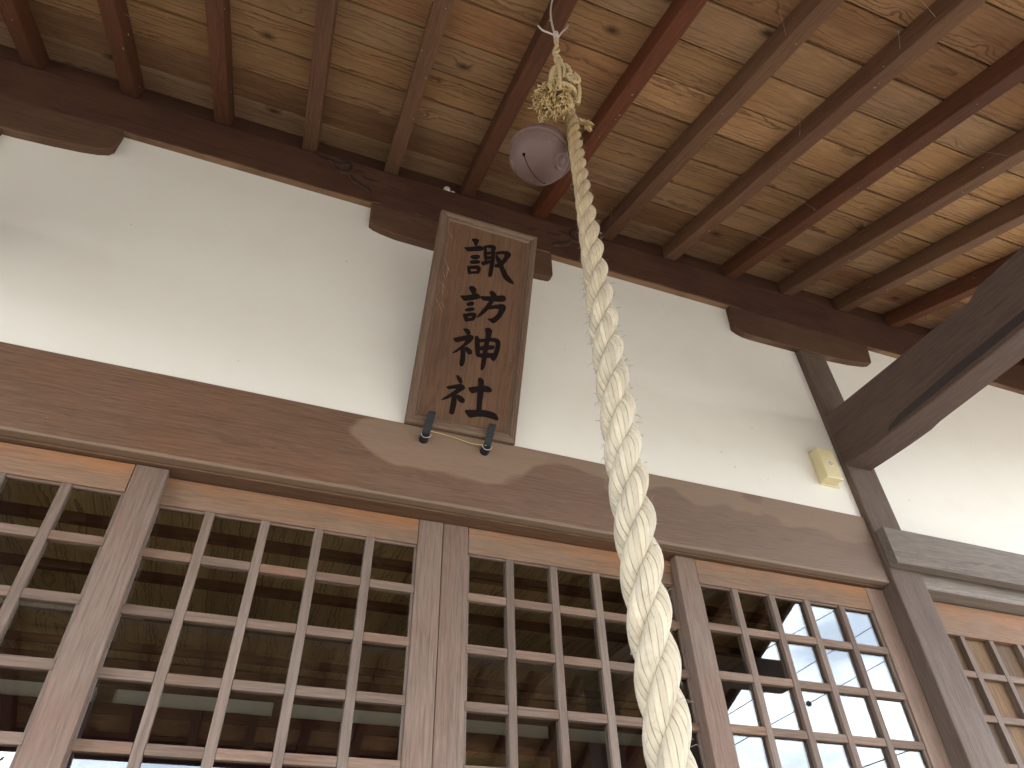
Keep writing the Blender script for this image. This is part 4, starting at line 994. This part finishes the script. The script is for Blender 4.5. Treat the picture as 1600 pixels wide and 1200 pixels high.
for s in (-1, 1):
    bmc = bmesh.new(); bmesh.ops.create_cone(bmc, cap_ends=True, segments=16, radius1=.0036, radius2=.0036, depth=.03)
    bmesh.ops.rotate(bmc, verts=bmc.verts, cent=(0, 0, 0), matrix=Matrix.Rotation(-s * R(37.5), 3, 'Y'))
    bmesh.ops.translate(bmc, verts=bmc.verts, vec=(s * hl_, 0, -hz_)); cuts_.append(cutter(bmc, 'slit_cutter'))
for c_ in cuts_:
    md = shell.modifiers.new('cut', 'BOOLEAN'); md.operation = 'DIFFERENCE'; md.solver = 'EXACT'; md.object = c_
bpy.context.view_layer.update()
ev = shell.evaluated_get(bpy.context.evaluated_depsgraph_get())
nm_ = bpy.data.meshes.new_from_object(ev)
shell.modifiers.clear(); shell.data = nm_
if not nm_.materials: nm_.materials.append(M_BELL)
for p_ in nm_.polygons: p_.use_smooth = True
for c_ in cuts_: bpy.data.objects.remove(c_)
shell.rotation_euler = BQ
# smooth normals except along the cut
try: nm_.set_sharp_from_angle(angle=R(35))
except Exception: pass
bm = bmesh.new(); bmesh.ops.create_uvsphere(bm, u_segments=24, v_segments=16, radius=0.02)
put('clapper', mesh_of(bm, True), M_BLACK, BC + Vector((0, 0, -.012)), bell)
bm = bmesh.new()
lathe(bm, [(BR - .001, -0.0045), (BR + .0012, -0.0040), (BR + .0040, -0.0020), (BR + .0046, 0.0), (BR + .0040, 0.0020), (BR + .0012, 0.0040), (BR - .001, 0.0045)], 72)
o = put('seam_flange', mesh_of(bm, True), M_BELL, BC, bell); o.rotation_euler = BQ
BD = Vector((0.553, -0.404, -0.728)).normalized()
for d_ in (BD, (BD - 2 * BZ * BD.dot(BZ)) * -1):
    bm = bmesh.new(); lathe(bm, [(0.0, .0052), (0.007, .0046), (0.0105, .0022), (0.0125, .0006), (0.0145, .0030), (0.0165, .0026), (0.0185, -.0004), (0.019, -.004)], 28)
    o = put('side_boss', mesh_of(bm, True), M_BELL, BC + d_ * (BR - .0014), bell)
    o.rotation_euler = d_.to_track_quat('Z', 'Y').to_euler()
tube('bell_ring', [(BC.x + .010 * math.cos(a), BC.y, BC.z + BR + .006 + .010 * math.sin(a)) for a in [R(q) for q in range(-60, 301, 20)]], 0.0028, M_BELL, bell, 8)
o = tube('bell_cord', spline([(BC.x, BC.y, BC.z + BR + .017), (BC.x + .004, -0.875, 0.36), (-0.070, -0.895, 0.41), (-0.058, RY + .012, 0.455)], 16), 0.004, M_ROPE2, bell, 8)

# cobwebs: thin threads and fluff caught under the roof and round the name board
rw = random.Random(4)
bm = bmesh.new()
def thread(a, b, sag, r=.00035):
    a, b = Vector(a), Vector(b); m_ = (a + b) / 2 + Vector((0, 0, -sag)); tube_bm(bm, spline([a, m_, b], 7), r, 3)
for i in range(46):
    j = rw.randrange(-1, 13); y_ = rw.uniform(-1.25, -.08); s_ = rw.choice((-1, 1))
    x_ = rx(j) + s_ * .0255
    a = (x_, y_, zr(y_, rw.uniform(.004, .05))); y2 = y_ + rw.uniform(-.05, .05)
    b = (x_ + s_ * rw.uniform(.01, .05), y2, zr(y2, .078))
    thread(a, b, rw.uniform(0, .006))
for i in range(120):
    j = rw.randrange(-1, 13); y_ = rw.uniform(-1.25, -.04); s_ = rw.choice((-1, 0, 1))
    p0 = Vector((rx(j) + s_ * .0258 + (rw.uniform(-.02, .02) if s_ == 0 else 0), y_, zr(y_, -.0012 if s_ == 0 else rw.uniform(.0, .075))))
    L_ = rw.uniform(.002, .007)
    d_ = Vector((rw.uniform(-1, 1), rw.uniform(-1, 1), rw.uniform(-.6, .1))).normalized() * L_
    tube_bm(bm, [p0, p0 + d_ * .5 + Vector((0, 0, -.001)), p0 + d_], rw.uniform(.0005, .0011), 4)
for i in range(14):
    v_ = rw.uniform(.34, .64); u_ = -.131 + rw.uniform(-.012, .02)
    thread(PO + plate_pt(u_, v_, -.006), PO + plate_pt(u_ + rw.uniform(-.01, .03), v_ + rw.uniform(-.05, .05), -.0085), 0, .0002)
bmesh.ops.translate(bm, verts=bm.verts, vec=(0, 0, 0))
me_w = mesh_of(bm)
M_WEB = plain('dusty_cobweb', (0.50, 0.46, 0.40), 0.9)
o = put('cobweb', me_w, M_WEB, (0, 0, 0)); o['kind'] = 'stuff'; tag(o, 'dusty cobweb threads and fluff caught under the rafters', 'cobweb')

# ================================================================== YARD (mirrored in the glass, plus unseen trees added to block sky)
M_LEAF = plain('dark_leaf', (0.045, 0.075, 0.030), 0.6, 0, 0.4, 4)
M_BARK = plain('grey_bark', (0.16, 0.12, 0.09), 0.9, 0, 0.3, 20, 0.5)
def tree(x, y, h, seed, label):
    rr = random.Random(seed); base = Vector((x, y, -ZO))
    t = thing('tree', base, label, 'tree')
    bm = bmesh.new(); top = Vector((rr.uniform(-.2, .2), rr.uniform(-.2, .2), h * .72)); cl = []
    tube_bm(bm, [Vector((0, 0, 0)), top * .5, top], [.13, .09, .03], 8)
    for i in range(16):
        f = rr.uniform(.3, 1.0); s0 = top * f; a = rr.uniform(0, 6.28); ln = h * .30 * (1.25 - f * .6)
        e = s0 + Vector((math.cos(a) * ln, math.sin(a) * ln, ln * rr.uniform(.3, .9)))
        tube_bm(bm, [s0, (s0 + e) / 2 + Vector((0, 0, -.05)), e], [.03, .02, .008], 5); cl += [e, (s0 + e) / 2]
    cl.append(top + Vector((0, 0, h * .2)))
    put('trunk', mesh_of(bm, True), M_BARK, base, t)
    bm = bmesh.new()
    for c_ in cl:
        for i in range(150):
            q = c_ + Vector((rr.gauss(0, .22), rr.gauss(0, .22), rr.gauss(0, .17))) * (h / 4)
            n_ = Vector((rr.uniform(-1, 1), rr.uniform(-1, 1), rr.uniform(-.4, 1))).normalized()
            u_ = n_.orthogonal().normalized() * rr.uniform(.035, .06); v_ = n_.cross(u_).normalized() * rr.uniform(.015, .03)
            bm.faces.new([bm.verts.new(q + w_) for w_ in (-u_, v_, u_, -v_)])
    put('crown', mesh_of(bm), M_LEAF, base, t)
tree(-4.2, -14, 5.0, 3, 'leafy yard tree mirrored at the lower left corner of the glass')
tree(-2.85, -14, 4.75, 5, 'slim yard tree mirrored beside the left door stile')
tree(-7.5, -16, 5.6, 8, 'yard tree farther left, outside the mirrored view')
tree(11.5, -4.5, 8.0, 12, 'tall unseen tree added at the right, nearest the viewer, to block sky light')  # right-hand trees added out of view to cut sky light on the wall
tree(12.5, 0.5, 8.6, 13, 'tallest unseen tree added at the right, level with the shrine front, to block sky light')
tree(11.8, 5.0, 7.6, 14, 'unseen tree added at the right, behind the shrine corner, to block sky light')
tree(-10.5, -2.0, 8.4, 15, 'tall unseen tree added at the left to block sky light')  # left-hand trees added out of view to dim that end of the wall
tree(-11.0, -6.5, 7.8, 16, 'unseen tree added at the left, nearer the yard, to block sky light')
M_CABLE = plain('black_cable', (0.03, 0.03, 0.03), 0.6)
def wire_line(p0, p1, label, r=0.012, knot=None):
    p0, p1 = Vector(p0), Vector(p1); d_ = p1 - p0; P = []
    for i in range(41):
        f = -3.0 + 7.0 * i / 40; q = p0 + d_ * f; P.append(q)
    o_ = tube('power_line', P, r, M_CABLE, None, 5); return tag(o_, label, 'power line', 'power lines over the yard')
wire_line((11.37, -14, 3.63), (15.75, -14, 5.59), 'lowest power line mirrored across the right door, with a round joint on it')
wire_line((13.26, -14, 6.26), (16.50, -14, 7.90), 'upper power line mirrored near the top of the right door')
wire_line((13.79, -14, 5.55), (16.73, -14, 7.03), 'middle power line mirrored across the right door')
wire_line((14.6, -14, 3.18), (17.14, -14, 3.90), 'low power line mirrored in the bottom panes of the right door', 0.016)
bm = bmesh.new(); bmesh.ops.create_uvsphere(bm, u_segments=12, v_segments=8, radius=.075)
o = put('cable_joint', mesh_of(bm, True), M_CABLE, (13.998, -14, 4.80)); tag(o, 'round dark joint on the lowest mirrored power line', 'cable joint')
